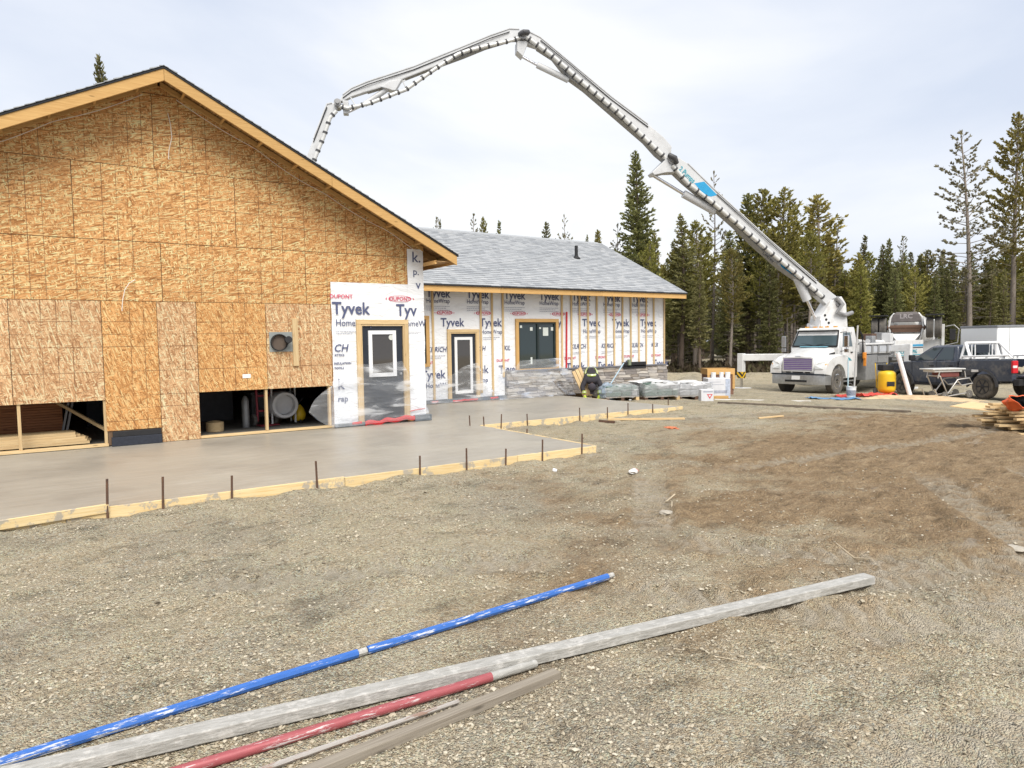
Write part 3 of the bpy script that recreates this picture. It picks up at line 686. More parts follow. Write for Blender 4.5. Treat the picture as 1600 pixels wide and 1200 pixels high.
o = sheet_film('plastic_film', [(4.68, .9), (5.2, 1.22), (5.5, 1.2), (6.14, 1.25), (6.45, .66), (6.68, .26)], [(4.6, .03), (5.2, .04), (5.6, .05), (6.2, .06), (6.4, .05), (6.7, .06)], 13.03, 12.95, seed=1)
tag(o, 'clear plastic film taped over the lower half of the garage door', 'plastic film')
o = sheet_film('plastic_film', [(4.66, .82), (4.5, .72), (4.36, .6), (4.27, .49), (4.21, .36)], [(4.74, .04), (4.62, .05), (4.5, .09), (4.36, .18), (4.2, .32)], 13.05, 12.96, 16, 8, FILM2, 4, .05)
tag(o, 'loose flap of plastic film billowing over the dark garage opening', 'plastic film')

# ------------------------------------------------------------------ house wing (white wrap, battens, stone base)
HY = 16.45; HX = 12.0
house = empty('house', (HX, HY, 0), 0, 'long low house wing in white wrap under a grey shingle roof', 'building')
HO = (HX, HY)
def hl(x, y, z): return (x-HX, y-HY, z)
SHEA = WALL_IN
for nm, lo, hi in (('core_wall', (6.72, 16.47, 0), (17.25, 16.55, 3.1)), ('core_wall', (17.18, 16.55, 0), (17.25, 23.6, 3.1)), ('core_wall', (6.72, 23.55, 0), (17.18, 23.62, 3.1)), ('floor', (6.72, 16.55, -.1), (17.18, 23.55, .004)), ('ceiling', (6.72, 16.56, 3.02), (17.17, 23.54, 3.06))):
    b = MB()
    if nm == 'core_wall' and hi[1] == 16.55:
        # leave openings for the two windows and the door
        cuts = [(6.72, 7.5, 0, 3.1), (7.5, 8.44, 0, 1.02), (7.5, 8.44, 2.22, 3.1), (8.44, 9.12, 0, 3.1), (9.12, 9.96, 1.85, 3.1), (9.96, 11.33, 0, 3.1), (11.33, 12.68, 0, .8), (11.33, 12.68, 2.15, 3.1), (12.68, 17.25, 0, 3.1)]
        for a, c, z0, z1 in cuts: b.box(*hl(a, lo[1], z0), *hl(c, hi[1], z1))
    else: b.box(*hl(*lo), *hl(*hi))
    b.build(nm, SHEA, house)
b = MB(); b.prism([(20.03-3.9-HY, 3.06), (20.03-HY, 5.0), (20.03+3.9-HY, 3.06)], lambda a, c, t: (t, a, c), 17.18-HX, 17.25-HX); b.build('gable_end', OSB_H, house)
for args in ((6.74, .02, 7.5, 3.08), (8.44, .02, 9.12, 3.08), (9.96, .02, 11.33, 3.08), (12.68, .02, 17.25, 3.08), (7.5, .02, 8.44, 1.02), (7.5, 2.22, 8.44, 3.08), (9.12, 1.85, 9.96, 3.08), (11.33, .02, 12.68, .8), (11.33, 2.15, 12.68, 3.08)):
    wrap(house, *args, 16.462, o=HO)
def ht(me, x, z, s=1.0): return letter(house, me, x-HX, 16.443-HY, z, s)
for k in range(8):
    x = 8.47+1.215*k
    if x < 16.9: ht(T_TYV, x, 2.79); ht(T_HOME, x, 2.64); ht(T_SMALL, x, 2.56)
    x = 8.88+1.207*k
    if k in (2, ):
        ht(T_DUP, x+.1, 2.35); ht(T_OVAL, x+.1, 2.35)
    elif k == 3: ht(T_DUP, x+.3, 2.35); ht(T_OVAL, x+.3, 2.35)
    elif x < 16.6:
        ht(T_DUP, x+.12, 2.35); ht(T_OVAL, x+.12, 2.35); ht(T_TYV, x, 2.03); 
        if k > 0: ht(T_HOME, x+.03, 1.82); ht(T_SMALL2, x+.1, 1.73)
    x = 8.46+1.2*k
    if k == 1: x = 9.99
    if k not in (3,) and x < 16.9:
        if k == 1: m_ = text_mesh('ICH', .19, .003, .22, sx=.82); m_.materials.append(INK); ht(m_, x, 1.36)
        elif k == 2: m_ = text_mesh('KIL', .19, .003, .22, sx=.82); m_.materials.append(INK); ht(m_, x, 1.36)
        elif k == 7: m_ = text_mesh('KILR', .19, .003, .22, sx=.82); m_.materials.append(INK); ht(m_, 16.6, 1.36)
        else: ht(T_KIL, x, 1.36)
        if k not in (1, 2, 7): ht(T_SMALL2, x, 1.26)
    x = 8.28+1.2*k
    if x < 16.8 and k not in (1, 3): ht(T_TYV, x, .72 if k else .66); ht(T_DUP, x+.15, 1.04)
m_ = text_mesh('y', .31, .006, sx=.93); m_.materials.append(INK); ht(m_, 12.78, 2.03)
for s_, x, z in (('ek', 10.05, .75), ('rap', 10.1, .5), ('HomeWrap', 8.4, .42)):
    m_ = text_mesh(s_, .3 if s_ == 'ek' else .17, .003); m_.materials.append(INK); ht(m_, x, z)
# vertical battens
def batten(x, z0, z1, w=.062, y=16.43):
    b = MB(); b.box(-w/2, 0, 0, w/2, .02, z1-z0); b.build('batten', PALE[2], house, loc=hl(x, y-.006, z0), rot=(0, rs.uniform(-.004, .004), 0), bevel=.002)
for x, z0 in ((8.65, .08), (10.11, .2), (10.48, .05), (10.84, .6), (12.92, .78)): batten(x, z0, 3.06)
for x in (13.28, 13.60, 13.93, 14.28, 14.65, 14.99, 15.34, 15.70, 16.05, 16.37, 16.72, 17.19): batten(x, .79, 3.06)
b = MB(); b.box(-.02, 0, 0, .02, .03, 1.66); o = b.build('red_strip', REDT, house, loc=hl(13.06, 16.4, .79), rot=(0, .018, 0)); 
# door, windows
door(house, HO, 9.17, .06, 9.93, 1.83, 16.425, (9.28, .22, 9.83, 1.74), .085)
WG = glass('window_glass', (.018, .03, .03))
def window(x0, z0, x1, z1, y, bars, trim=.1, tm=PINE):
    w_ = empty('window', hl(x0, y, z0)); w_.parent = house; w, hh_ = x1-x0, z1-z0; fw = .05
    b = MB(); b.box(0, 0, 0, fw, .07, hh_); b.box(w-fw, 0, 0, w, .07, hh_); b.box(fw, 0.001, 0, w-fw, .07, fw); b.box(fw, .001, hh_-fw, w-fw, .07, hh_); b.build('frame', mat('dark_window_frame', (.02, .03, .03), .4), w_, bevel=.004)
    for t in bars: b = MB(); b.box(t*w-.035, -.004, fw, t*w+.035, .06, hh_-fw); b.build('mullion', bpy.data.materials['dark_window_frame'], w_)
    e = [0]+list(bars)+[1]
    for a, c in zip(e, e[1:]):
        b = MB(); b.box(a*w+(fw if a == 0 else .035), .035, fw, c*w-(fw if c == 1 else .035), .042, hh_-fw); b.build('pane', WG, w_)
    for bx, ax in (((-trim, -.03, -trim*.8, -.002, .03, hh_+.002), 2), ((w+.002, -.03, -trim*.8, w+trim, .03, hh_+.002), 2), ((-trim, -.031, hh_+.004, w+trim, .03, hh_+trim), 0)):
        b = MB(); b.box(*bx); b.build('trim', tm[ax], w_, bevel=.003)
    b = MB(); b.box(.0, -.031, -trim*.9, w, .03, -.002); b.build('sill', tm[0], w_, bevel=.003)
    return w_
w1 = window(11.35, .82, 12.67, 2.14, 16.42, (.52,))
w2 = window(7.55, 1.06, 8.42, 2.2, 16.42, ())
STK = mat('paper_sticker', (.62, .66, .62), .7)
for x, z, a, c in ((.05, 1.16, .09, .07), (.42, 1.08, .09, .1), (1.17, 1.08, .08, .1), (.74, 1.13, .07, .05), (.88, .93, .19, .24), (.43, .12, .06, .2)):
    b = MB(); b.box(x, .026, z, x+a, .033, z+c); b.build('sticker', STK, w1)
# roof
HS = .5; RY, RZ = 20.03, 5.17; EY, EZ = 15.85, 5.17-.5*(20.03-15.85)
prof = [(EY, EZ), (RY, RZ), (2*RY-EY, EZ), (2*RY-EY, EZ-.035), (RY, RZ-.035), (EY, EZ-.035)]
b = MB(); b.prism([(a-HY, c) for a, c in prof], lambda a, c, t: (t, a, c), 3.7-HX, 17.6-HX); b.build('roof_deck', OSB_D, house)
ln = (RY-EY)*math.hypot(1, HS)
o = lay(house, 'shingles', shingle_mesh(13.96, ln+.03, .143, 11), (3.66, EY-.02, EZ+.001), (1, 0, 0), Vector((0, 1, HS)), SHING); o['kind'] = 'stuff'
o = lay(house, 'shingles', shingle_mesh(13.96, ln+.03, .143, 12), (3.66, 2*RY-EY+.02, EZ+.001), (1, 0, 0), Vector((0, -1, HS)), SHING); o['kind'] = 'stuff'
r_ = random.Random(4); x = 3.7; cm = MB(); cm.prism([(-.15, -.062), (0, .012), (.15, -.062), (.15, -.08), (0, -.006), (-.15, -.08)], lambda a, c, t: (t, a, c), 0, .3); cme = cm.mesh('ridge_cap', SHING)
while x < 17.4: place(cme, 'ridge_cap', None, house, hl(x, RY, RZ+.018), (0, -.03, 0)); x += .28
for a, c in ((6.9, 10.4), (10.4, 14.0), (14.0, 17.6)):
    b = MB(); b.box(0, 0, -.145, c-a-.004, .038, 0); b.build('fascia_board', PINE[0], house, loc=hl(a, EY+.005, EZ-.034), bevel=.003)
b = MB(); b.box(6.9-HX, EY-.03-HY, EZ-.034, 17.62-HX, EY+.0-HY, EZ+.002); b.build('drip_edge', BLK, house)
b = MB(); b.prism([(EY-HY, EZ-.036), (RY-HY, RZ-.036), (2*RY-EY-HY, EZ-.036), (2*RY-EY-HY, EZ-.18), (RY-HY, RZ-.18), (EY-HY, EZ-.18)], lambda a, c, t: (t, a, c), 17.6-.038-HX, 17.6-HX); b.build('rake_fascia', PINE[1], house)
x = 7.4
while x < 17.5:
    b = MB(); b.prism([(EY+.045-HY, EZ-.015), (16.44-HY, EZ+.25), (16.44-HY, EZ+.11), (EY+.045-HY, EZ-.16)], lambda a, c, t: (t, a, c), x-HX, x+.038-HX); b.build('rafter_tail', PINE[1], house); x += .61
# vent stack and far eave gutter fitting
b = MB(); vz = RZ-HS*(RY-18.3); b.tube([hl(15.02, 18.3, vz-.05), hl(15.02, 18.3, vz+.42)], .055, 12); b.lathe([(.14, 0), (.075, .07), (.07, .1)], 14, Matrix.Translation(hl(15.02, 18.3, vz)))
o = b.build('vent_stack', BLACK, house, smooth=50)
# stone wainscot
wain = empty('stone_wainscot', hl(10.9, 16.42, 0)); wain.parent = house
STN = [mat('ledge_stone_%d' % i, c, .9, var=.35, scale=9, rnd=.22, bumps=.5, bscale=22) for i, c in enumerate(((.464, .429, .395), (.348, .314, .291), (.534, .488, .429), (.418, .360, .302)))]
variants = []
for k in range(8):
    b_ = bmesh.new(); bmesh.ops.create_cube(b_, size=1.0); bmesh.ops.subdivide_edges(b_, edges=b_.edges, cuts=1)
    for v in b_.verts: v.co += Vector((rs.uniform(-.02, .02), rs.uniform(-.14, .14) if v.co.y < 0 else 0, rs.uniform(-.07, .07)))
    me = bpy.data.meshes.new('stone'); b_.to_mesh(me); b_.free(); me.materials.append(STN[k % 4]); variants.append(me)
z = .01
while z < .72:
    hgt = rs.choice((.055, .07, .085, .1)); hgt = min(hgt, .75-z); x = 0.0-rs.uniform(0, .3)
    while x < 6.37:
        l = rs.uniform(.16, .52)
        a, c = max(0, x), min(6.37, x+l)
        if c-a > .05: place(rs.choice(variants), 'stone', None, wain, ((a+c)/2, -.02-rs.uniform(0, .022), z+hgt/2), (0, 0, 0), (c-a-.008, .07, hgt-.008))
        x += l
    z += hgt
b = MB(); b.box(-.02, -.002, 0, 6.39, .03, .75); b.build('mortar_bed', mat('mortar', (.16, .15, .14), .95, var=.3), wain)
CAPM = mat('stone_cap', (.19, .19, .21), .8, var=.3, scale=14)
x = 0
while x < 6.3: b = MB(); b.box(0, -.1, 0, min(.9, 6.44-x)-.006, .02, .04); b.build('cap_stone', CAPM, wain, loc=(x, 0, .752), bevel=.004); x += .9
b = MB(); b.box(8.3-HX, 16.40-HY, .002, 10.9-HX, 16.445-HY, .1); b.build('base_membrane', bpy.data.materials['slate_membrane'], house)
strip(house, HO, [(9.15+i*.06, .04) for i in range(14)], .05, 16.36); strip(house, HO, [(10.3+i*.05, .06) for i in range(6)], .05, 16.3); strip(house, HO, [(8.5+i*.05, .05) for i in range(5)], .05, 16.33)
# film along the wing
o = sheet_film('plastic_film', [(8.32, .85), (8.7, .72), (9.1, .72), (9.5, .95), (9.95, 1.05), (10.2, .5), (10.45, .25), (10.5, .22)], [(8.3, .02), (8.8, .02), (9.2, .03), (9.6, .03), (9.9, .02), (10.2, .02), (10.4, .02), (10.55, .02)], 16.37, 16.22, 50, 10, None, 2)
tag(o, 'clear plastic film stapled across the foot of the wing door', 'plastic film')
o = sheet_film('plastic_film', [(10.56, 1.0), (10.8, .8), (11.1, .86), (11.3, 1.06), (11.9, 1.08), (12.66, 1.1), (12.74, .86), (13.0, .74), (13.12, .72)], [(10.4, .02), (10.8, .02), (11.2, .02), (11.6, .02), (12.0, .02), (12.4, .02), (12.7, .02), (12.9, .02), (13.05, .02)], 16.28, 15.98, 70, 16, FILM2, 6, .05)
tag(o, 'crumpled plastic film draped over the stone base below the sliding window', 'plastic film')
# ------------------------------------------------------------------ vehicle helpers
def loft(mb, secs, mi=0, cap=True):
    n = len(secs[0]); vs = [p for s in secs for p in s]
    fs = [(i*n+k, i*n+(k+1) % n, (i+1)*n+(k+1) % n, (i+1)*n+k) for i in range(len(secs)-1) for k in range(n)]
    if cap: fs += [tuple(range(n))[::-1], tuple((len(secs)-1)*n+k for k in range(n))]
    return mb.add(vs, fs, mi)
def ylathe(b, prof, c, n=24, mi=0, flip=1):   # lathe about the y axis through c, prof (r, y)
    return b.lathe([(r, -hh_*flip) for r, hh_ in prof], n, Matrix.Translation(c) @ Matrix.Rotation(R(90), 4, 'X'), mi)
TYRE = mat('dusty_tyre', (.085, .08, .075), .85, var=.4, scale=5, c2=(.15, .135, .115))
MUD = mat('muddy_tyre', (.16, .135, .105), .9, var=.5, scale=7, c2=(.055, .05, .045))
def wheel(parent, c, r, w, side, rimm, tm=None, spokes=0, rr=.58):
    """tyre with grooved tread + rim with hub and bolts; side = +1/-1 is the outer face along y"""
    t = MB(); hw = w/2
    prof = [(r*rr, -hw*.8), (r*.80, -hw), (r*.93, -hw*.96), (r*.985, -hw*.8)]
    for k in range(4):
        a = -hw*.8+hw*1.6*k/4; prof += [(r, a+.02*w), (r, a+hw*.34), (r*.975, a+hw*.36), (r*.975, a+hw*.39)]
    prof += [(r*.985, hw*.8), (r*.93, hw*.96), (r*.80, hw), (r*rr, hw*.8)]
    ylathe(t, prof, c, 28); ty = t.build('tyre', tm or TYRE, parent, smooth=45)
    m = MB(); s = side
    ylathe(m, [(r*rr*1.0, -hw*.75*1), (r*rr, hw*.82), (r*rr*.93, hw*.86), (r*rr*.86, hw*.45), (r*.3, hw*.35), (r*.26, hw*.75), (r*.12, hw*.85), (.005, hw*.86)], c, 24, 0, s)
    for k in range(10):
        a = 2*math.pi*k/10; p = Vector(c)+Vector((math.cos(a)*r*.37, s*hw*.38, math.sin(a)*r*.37)); m.tube([p, p+Vector((0, s*.03, 0))], r*.03, 6)
    for k in range(spokes):
        a = 2*math.pi*k/spokes; d = Vector((math.cos(a), 0, math.sin(a))); C_ = Vector(c)+Vector((0, s*hw*.62, 0)); m.bar(C_+d*r*.2, C_+d*r*rr*.95, .05, .06, up=(0, 1, 0))
    m.build('rim', rimm, ty, smooth=40); return ty
AUTO = lambda n, c, rough=.25: mat(n, c, rough, var=.08, scale=2, spec=.5, dirt=((.30, .26, .21), 1.7, .5, .35))
TRW = AUTO('truck_white', (.684, .684, .675)); GLS = glass('truck_glass', (.050, .077, .086), .06)
PURP = mat('purple_grille', (.15, .07, .33), .35, var=.25); BLUE = mat('decal_blue', (.025, .30, .56), .4, var=.15); TEAL = mat('decal_teal', (.03, .30, .38), .45); AMB = mat('amber_lens', (.75, .35, .05), .3); LENS = mat('clear_lens', (.72, .74, .74), .12, var=.15)
YEL = mat('safety_yellow', (.74, .48, .02), .4, var=.15, scale=4)
def panel(name, parent, pts, m, thick=.01):
    """thin plate from an outline in 3D, pushed out along its normal"""
    P = [Vector(p) for p in pts]; n = (P[1]-P[0]).cross(P[2]-P[0]).normalized()*thick
    b = MB(); k = len(P); b.add(P+[p+n for p in P], [tuple(range(k))[::-1], tuple(range(k, 2*k))]+[(i, (i+1) % k, k+(i+1) % k, k+i) for i in range(k)])
    return b.build(name, m, parent)

# ------------------------------------------------------------------ concrete pump truck
PT = empty('concrete_pump_truck', (26.16, 16.96, -.70), R(185.9), 'white concrete pump truck with purple grille and long raised boom', 'truck')
b = MB(); b.box(-8.3, -.45, .74, .95, -.33, 1.0); b.box(-8.3, .33, .74, .95, .45, 1.0)
for x in (-7.5, -5.5, -3.8, -1.5, .3): b.box(x, -.33, .78, x+.15, .33, .95)
b.build('chassis', DGREY, PT)
# hood
def hsec(x, hw, zb, zt, r=.18):
    return [(x, -hw, zb), (x, -hw, zt-r), (x, -hw+r*.35, zt-r*.3), (x, -hw+r, zt), (x, 0, zt+.025), (x, hw-r, zt), (x, hw-r*.35, zt-r*.3), (x, hw, zt-r), (x, hw, zb)]
b = MB(); loft(b, [hsec(.98, .64, .86, 1.42), hsec(.93, .68, .86, 1.52), hsec(.6, .73, .9, 1.62), hsec(.1, .80, .95, 1.74), hsec(-.42, .9, 1.0, 1.88)])
hood = b.build('hood', TRW, PT, smooth=35, bevel=.012)
panel('hood_decal', hood, [(-.38, -.62, 1.912), (-.38, .62, 1.912), (-.2, .56, 1.876), (-.2, -.56, 1.876)], mat('pale_blue_decal', (.25, .55, .68), .4), -.006)
for s in (-1, 1):
    panel('hood_intake', hood, [(.05, s*.803, 1.50), (-.3, s*.875, 1.56), (-.3, s*.865, 1.68), (.05, s*.80, 1.62)], BLACK, .012*s)
    # fender with wheel arch
    arch = [(.62+.0*k, .0) for k in range(0)]+[(math.cos(R(a))*.66, .52+math.sin(R(a))*.70) for a in range(8, 180, 18)]
    poly = [(-.80, 1.0), (-.82, 1.5), (-.5, 1.60), (.1, 1.58), (.55, 1.50), (.86, 1.36), (1.02, 1.12), (1.03, .84), (.68, .80)]+arch[0:]
    b = MB(); ys_ = ((.7, 0), (1.05, 0), (1.17, -.05))
    for (y0, d0), (y1, d1) in zip(ys_, ys_[1:]):
        loft(b, [[(x*(1+.3*d0), s*y0, z+d0*(1 if z > 1.3 else 0)) for x, z in poly], [(x*(1+.3*d1), s*y1, z+d1*(1 if z > 1.3 else 0)) for x, z in poly]])
    f = b.build('fender', TRW, PT, smooth=35)
    panel('headlight', f, [(1.035, s*.72, 1.02), (1.03, s*1.04, 1.04), (.93, s*1.155, 1.18), (.9, s*1.12, 1.31), (1.0, s*.86, 1.28), (1.035, s*.72, 1.17)], LENS, .012*s)
    panel('turn_signal', f, [(.97, s*1.09, 1.12), (.90, s*1.17, 1.16), (.88, s*1.165, 1.25), (.95, s*1.09, 1.24)], AMB, .02*s)
    b = MB(); b.box(.15, s*.9-.2, .5, .6, s*.9+.2, .56); b.box(-1.9, s*.75-.25, .45, -.75, s*.75+.25, .5)
    b.build('cab_step', GREY, PT, bevel=.01)
gz = 1.02; LAV = mat('lavender_chrome', (.62, .58, .74), .2, .5, var=.1)
b = MB(); b.box(.985, -.60, gz-.04, 1.0, .60, gz+.42); gr_ = b.build('grille', PURP, PT, bevel=.01)
b = MB()
for (y0, z0, y1, z1) in ((-.63, gz-.06, -.6, gz+.44), (.6, gz-.06, .63, gz+.44), (-.63, gz+.44, .63, gz+.47), (-.63, gz-.09, .63, gz-.06)): b.box(.98, y0, z0, 1.03, y1, z1)
b.build('grille_surround', TRW, gr_)
for k in range(6): b = MB(); b.box(1.0, -.585, gz-.022+k*.074, 1.022, .585, gz+.014+k*.074); b.build('grille_bar', LAV, gr_)
for y0, y1 in ((-.5, -.3), (-.22, .22), (.3, .5)): b = MB(); b.box(.98, y0, .875, .992, y1, .915); b.build('lower_vent', BLACK, hood)
panel('badge', hood, [(.99, -.12, 1.515), (.99, .12, 1.515), (.975, .1, 1.55), (.975, -.1, 1.55)], STEEL, .01)
# bumper
b = MB(); bs = []
for y, x in ((-1.2, .78), (-1.1, .98), (-.75, 1.12), (0, 1.15), (.75, 1.12), (1.1, .98), (1.2, .78)): bs.append([(x-.09, y, .42), (x, y, .42), (x+.015, y, .6), (x, y, .79), (x-.09, y, .79)])
loft(b, bs); bm_ = b.build('bumper', STEEL, PT, smooth=40)
b = MB(); b.box(1.13, -.45, .52, 1.168, .45, .60); b.build('bumper_slot', BLACK, bm_)
b = MB(); b.box(1.15, -.16, .61, 1.18, .16, .76); b.build('number_plate', WPLAST, bm_)
b = MB(); b.box(.9, -1.1, .80, 1.05, 1.1, .85); b.build('valance', NAVY, PT)
# cab
def cab_sec(x, hw_b, hw_t, zb, zm, zt): return [(x, -hw_b, zb), (x, -hw_b, zm), (x, -hw_t, zt), (x, hw_t, zt), (x, hw_b, zm), (x, hw_b, zb)]
b = MB(); loft(b, [cab_sec(-.32, 1.0, .99, .95, 1.8, 1.86), cab_sec(-.36, 1.02, .98, .95, 1.86, 1.93), cab_sec(-.66, 1.02, .9, .6, 1.88, 2.56), cab_sec(-.8, 1.02, .88, .6, 1.9, 2.66), cab_sec(-1.9, 1.02, .88, .6, 1.9, 2.68), cab_sec(-2.0, 1.0, .86, .6, 1.88, 2.6)])
cab = b.build('cab', TRW, PT, smooth=30, bevel=.02)
panel('windshield', cab, [(-.345, -.90, 1.93), (-.345, .90, 1.93), (-.655, .81, 2.50), (-.655, -.81, 2.50)], GLS, .012)
b = MB(); b.bar((-.33, -.94, 1.90), (-.33, .94, 1.90), .05, .06); b.bar((-.335, -.93, 1.92), (-.66, -.84, 2.53), .05, .05); b.bar((-.335, .93, 1.92), (-.66, .84, 2.53), .05, .05); b.bar((-.655, -.84, 2.535), (-.655, .84, 2.535), .05, .06); b.build('windshield_seal', BLACK, cab)
for s in (-1, 1): b = MB(); b.bar((-.335, s*.1, 1.95), (-.40, s*.62, 2.03), .02, .02); b.build('wiper', BLACK, cab)
b = MB(); b.box(-.74, -.86, 2.555, -.5, .86, 2.60); b.build('sun_visor', TRW, cab, bevel=.015)
for s in (-1, 1):
    panel('door_window', cab, [(-.62, s*1.025, 1.88), (-1.5, s*1.025, 1.88), (-1.5, s*.925, 2.46), (-.86, s*.925, 2.46)], GLS, -.012*s)
    b = MB()
    for p, q in (((-.55, .7), (-.55, 1.86)), ((-1.58, .7), (-1.58, 2.48))): b.bar((p[0], s*1.022, p[1]), (q[0], s*(1.022 if q[1] < 2 else .925), q[1]), .014, .014)
    b.build('door_seam', DGREY, cab)
    b = MB(); b.box(-1.5, s*1.03-.015, 1.62, -1.34, s*1.03+.015, 1.67); b.build('door_handle', BLACK, cab)
    panel('door_decal', cab, [(-1.45, s*1.024, 1.30), (-.85, s*1.024, 1.34), (-.9, s*1.024, 1.52), (-1.3, s*1.024, 1.40)], TEAL, -.004*s)
    b = MB(); b.tube([(-.45, s*1.0, 2.45), (-.3, s*1.3, 2.5), (-.3, s*1.32, 1.75), (-.45, s*1.02, 1.7)], .018, 6); mi = b.build('mirror_arm', BLACK, cab)
    b = MB(); b.box(-.36, s*1.32-.09, 1.86, -.26, s*1.32+.09, 2.34); b.box(-.36, s*1.32-.09, 1.66, -.27, s*1.32+.09, 1.82); b.build('mirror', CHROME if s > 0 else STEEL, mi, bevel=.02)
for y in (-.6, -.25, 0, .25, .6): b = MB(); b.box(-.95, y-.06, 2.67, -.82, y+.06, 2.72); b.build('marker_light', AMB, cab)
b = MB(); b.tube([(-.9, -.55, 2.78), (-1.35, -.5, 2.78)], [.09, .03], 12); b.tube([(-.95, -.5, 2.7), (-.95, -.5, 2.78)], .03, 6); b.build('air_horn', CHROME, cab, smooth=40)
b = MB(); b.tube([(-1.2, -.2, 2.68), (-1.2, -.2, 2.98)], .012, 5); b.build('antenna', BLACK, cab)
b = MB(); b.tube([(-2.12, -.85, 1.0), (-2.12, -.85, 2.75), (-2.16, -.9, 2.95), (-2.26, -.95, 3.05)], .09, 12); b.build('exhaust_stack', mat('tan_exhaust', (.34, .22, .17), .6, .3, var=.3), PT, smooth=40)
for s in (-1, 1):
    wheel(PT, (0, s*1.0, .52), .52, .30, s, CHROME)
    wheel(PT, (-5.6, s*1.04, .52), .52, .27, s, STEEL); wheel(PT, (-5.6, s*.74, .52), .52, .27, s, STEEL)
b = MB(); b.tube([(0, -.9, .52), (0, .9, .52)], .08, 10); b.tube([(-5.6, -.9, .52), (-5.6, .9, .52)], .1, 10); b.build('axle', DGREY, PT)
# pump body
for s in (-1, 1):
    b = MB(); b.box(-5.0, s*1.05-.14, 1.56, -2.35, s*1.05+.14, 2.0); bd = b.build('outrigger_box', TRW, PT, bevel=.015)
    b = MB(); b.box(-4.9, s*1.2-.012, 1.62, -2.4, s*1.2+.008, 1.86); b.build('box_panel', mat('light_grey_panel', (.5, .52, .55), .4, var=.15), bd)
    b = MB(); b.box(-5.0, s*1.2-.02, 1.9, -2.35, s*1.2+.02, 1.935); b.build('rub_rail', DGREY, bd)
    for x in (-2.9, -3.5, -4.4): b = MB(); b.box(x-.09, s*1.22-.01, 1.6, x+.09, s*1.22+.012, 1.9); b.build('latch_plate', GREY, bd)
    b = MB(); b.box(-3.55, s*.95-.22, .45, -2.45, s*.95+.22, 1.5); b.box(-4.7, s*.95-.2, .6, -3.65, s*.95+.2, 1.45); b.build('tool_box', GREY, PT, bevel=.02)
    b = MB(); b.box(-8.4, s*1.18-.03, 1.35, -5.2, s*1.18+.03, 2.08); sp = b.build('side_panel', TRW, PT, bevel=.01)
    for z0, z1, m in ((1.78, 1.88, BLUE), (1.70, 1.75, NAVY), (1.38, 1.42, TEAL)): b = MB(); b.box(-8.36, s*1.212-.003, z0, -5.24, s*1.212+.003, z1); b.build('side_stripe', m, sp)
m_ = text_mesh('CONCRETE PUMPING', .27, .006, sx=.9); m_.materials.append(TEAL)
place(m_, 'lettering', None, PT, (-5.3, 1.218, 1.46), (R(90), 0, R(180)))
b = MB(); b.box(-5.2, -1.0, 1.45, -2.3, 1.0, 1.56); b.build('deck', GREY, PT)
b = MB(); b.box(-8.3, -1.1, 1.2, -5.2, 1.1, 1.34); b.build('rear_deck', GREY, PT)
b = MB(); loft(b, [[(-9.3, -.75, .9), (-8.3, -.75, .9), (-8.3, .75, .9), (-9.3, .75, .9)], [(-9.5, -1.05, 1.7), (-8.1, -1.05, 1.7), (-8.1, 1.05, 1.7), (-9.5, 1.05, 1.7)]]); b.build('hopper', TRW, PT, bevel=.02)
b = MB()
for y in (-.45, 0, .45): b.tube([(-8.0, y, 1.9), (-4.2, y, 2.05)], .11, 10)
b.build('pump_cylinder', TRW, PT, smooth=40)
for i, (x, y, z, sx, sy, sz) in enumerate(((-4.4, .5, 2.02, .35, .3, .28), (-5.0, .2, 2.0, .5, .4, .4), (-5.9, .6, 2.1, .3, .4, .3), (-6.6, .1, 2.1, .6, .5, .35), (-3.9, -.4, 2.0, .4, .5, .4))):
    b = MB(); b.box(x-sx/2, y-sy/2, z-.4, x+sx/2, y+sy/2, z+sz); b.build('valve_block', (STEEL, RUST, TRW, GREY, DGREY)[i], PT, bevel=.02)
# hoses and fittings hanging behind the cab
b = MB()
for k in range(5): b.tube([(-2.2, 1.02+.03*k, 2.5-.05*k), (-2.25, 1.1, 2.1), (-2.3+.03*k, 1.12, 1.6), (-2.2, 1.1, 1.2)], .025, 6)
b.build('hose_bundle', BLACK, PT, smooth=60)
b = MB(); b.box(-2.33, 1.14, 1.36, -2.15, 1.24, 1.62); b.bar((-2.24, 1.2, 1.05), (-2.24, 1.2, 1.4), .05, .12); b.build('strap_bundle', mat('orange_strap', (.72, .26, .03), .6), PT, bevel=.02)
# outriggers
STRIPE = None
hsx = base('hazard_stripe', .5); sep = hsx.n('ShaderNodeSeparateXYZ', {0: hsx.co})
fr = hsx.math('FRACT', hsx.math('MULTIPLY', hsx.math('ADD', hsx.math('ADD', sep.outputs[0], sep.outputs[1]), sep.outputs[2]), 4.2))
hsx.t.links.new(hsx.mix(hsx.math('GREATER_THAN', fr, .5), (.74, .46, .02), (.03, .03, .03)), hsx.p.inputs['Base Color']); STRIPE = hsx.m
def outrigger(root, p, q, foot_z=.02, w=.26):
    b = MB(); b.bar(p, q, w, .30); arm = b.build('outrigger_arm', TRW, PT, bevel=.02)
    qx, qy, qz = q
    b = MB(); b.box(qx-.13, qy-.13, .62, qx+.13, qy+.13, qz+.18); leg = b.build('outrigger_leg', TRW, PT, bevel=.015)
    b = MB(); b.box(qx-.135, qy-.135, .5, qx+.135, qy+.135, .78); b.build('hazard_band', STRIPE, leg)
    b = MB(); b.tube([(qx, qy, .08), (qx, qy, .55)], .06, 12); b.build('jack_rod', CHROME, leg, smooth=40)
    b = MB(); b.box(qx-.32, qy-.32, -.02, qx+.32, qy+.32, .07); b.build('foot_pad', WHITE, leg, bevel=.015)
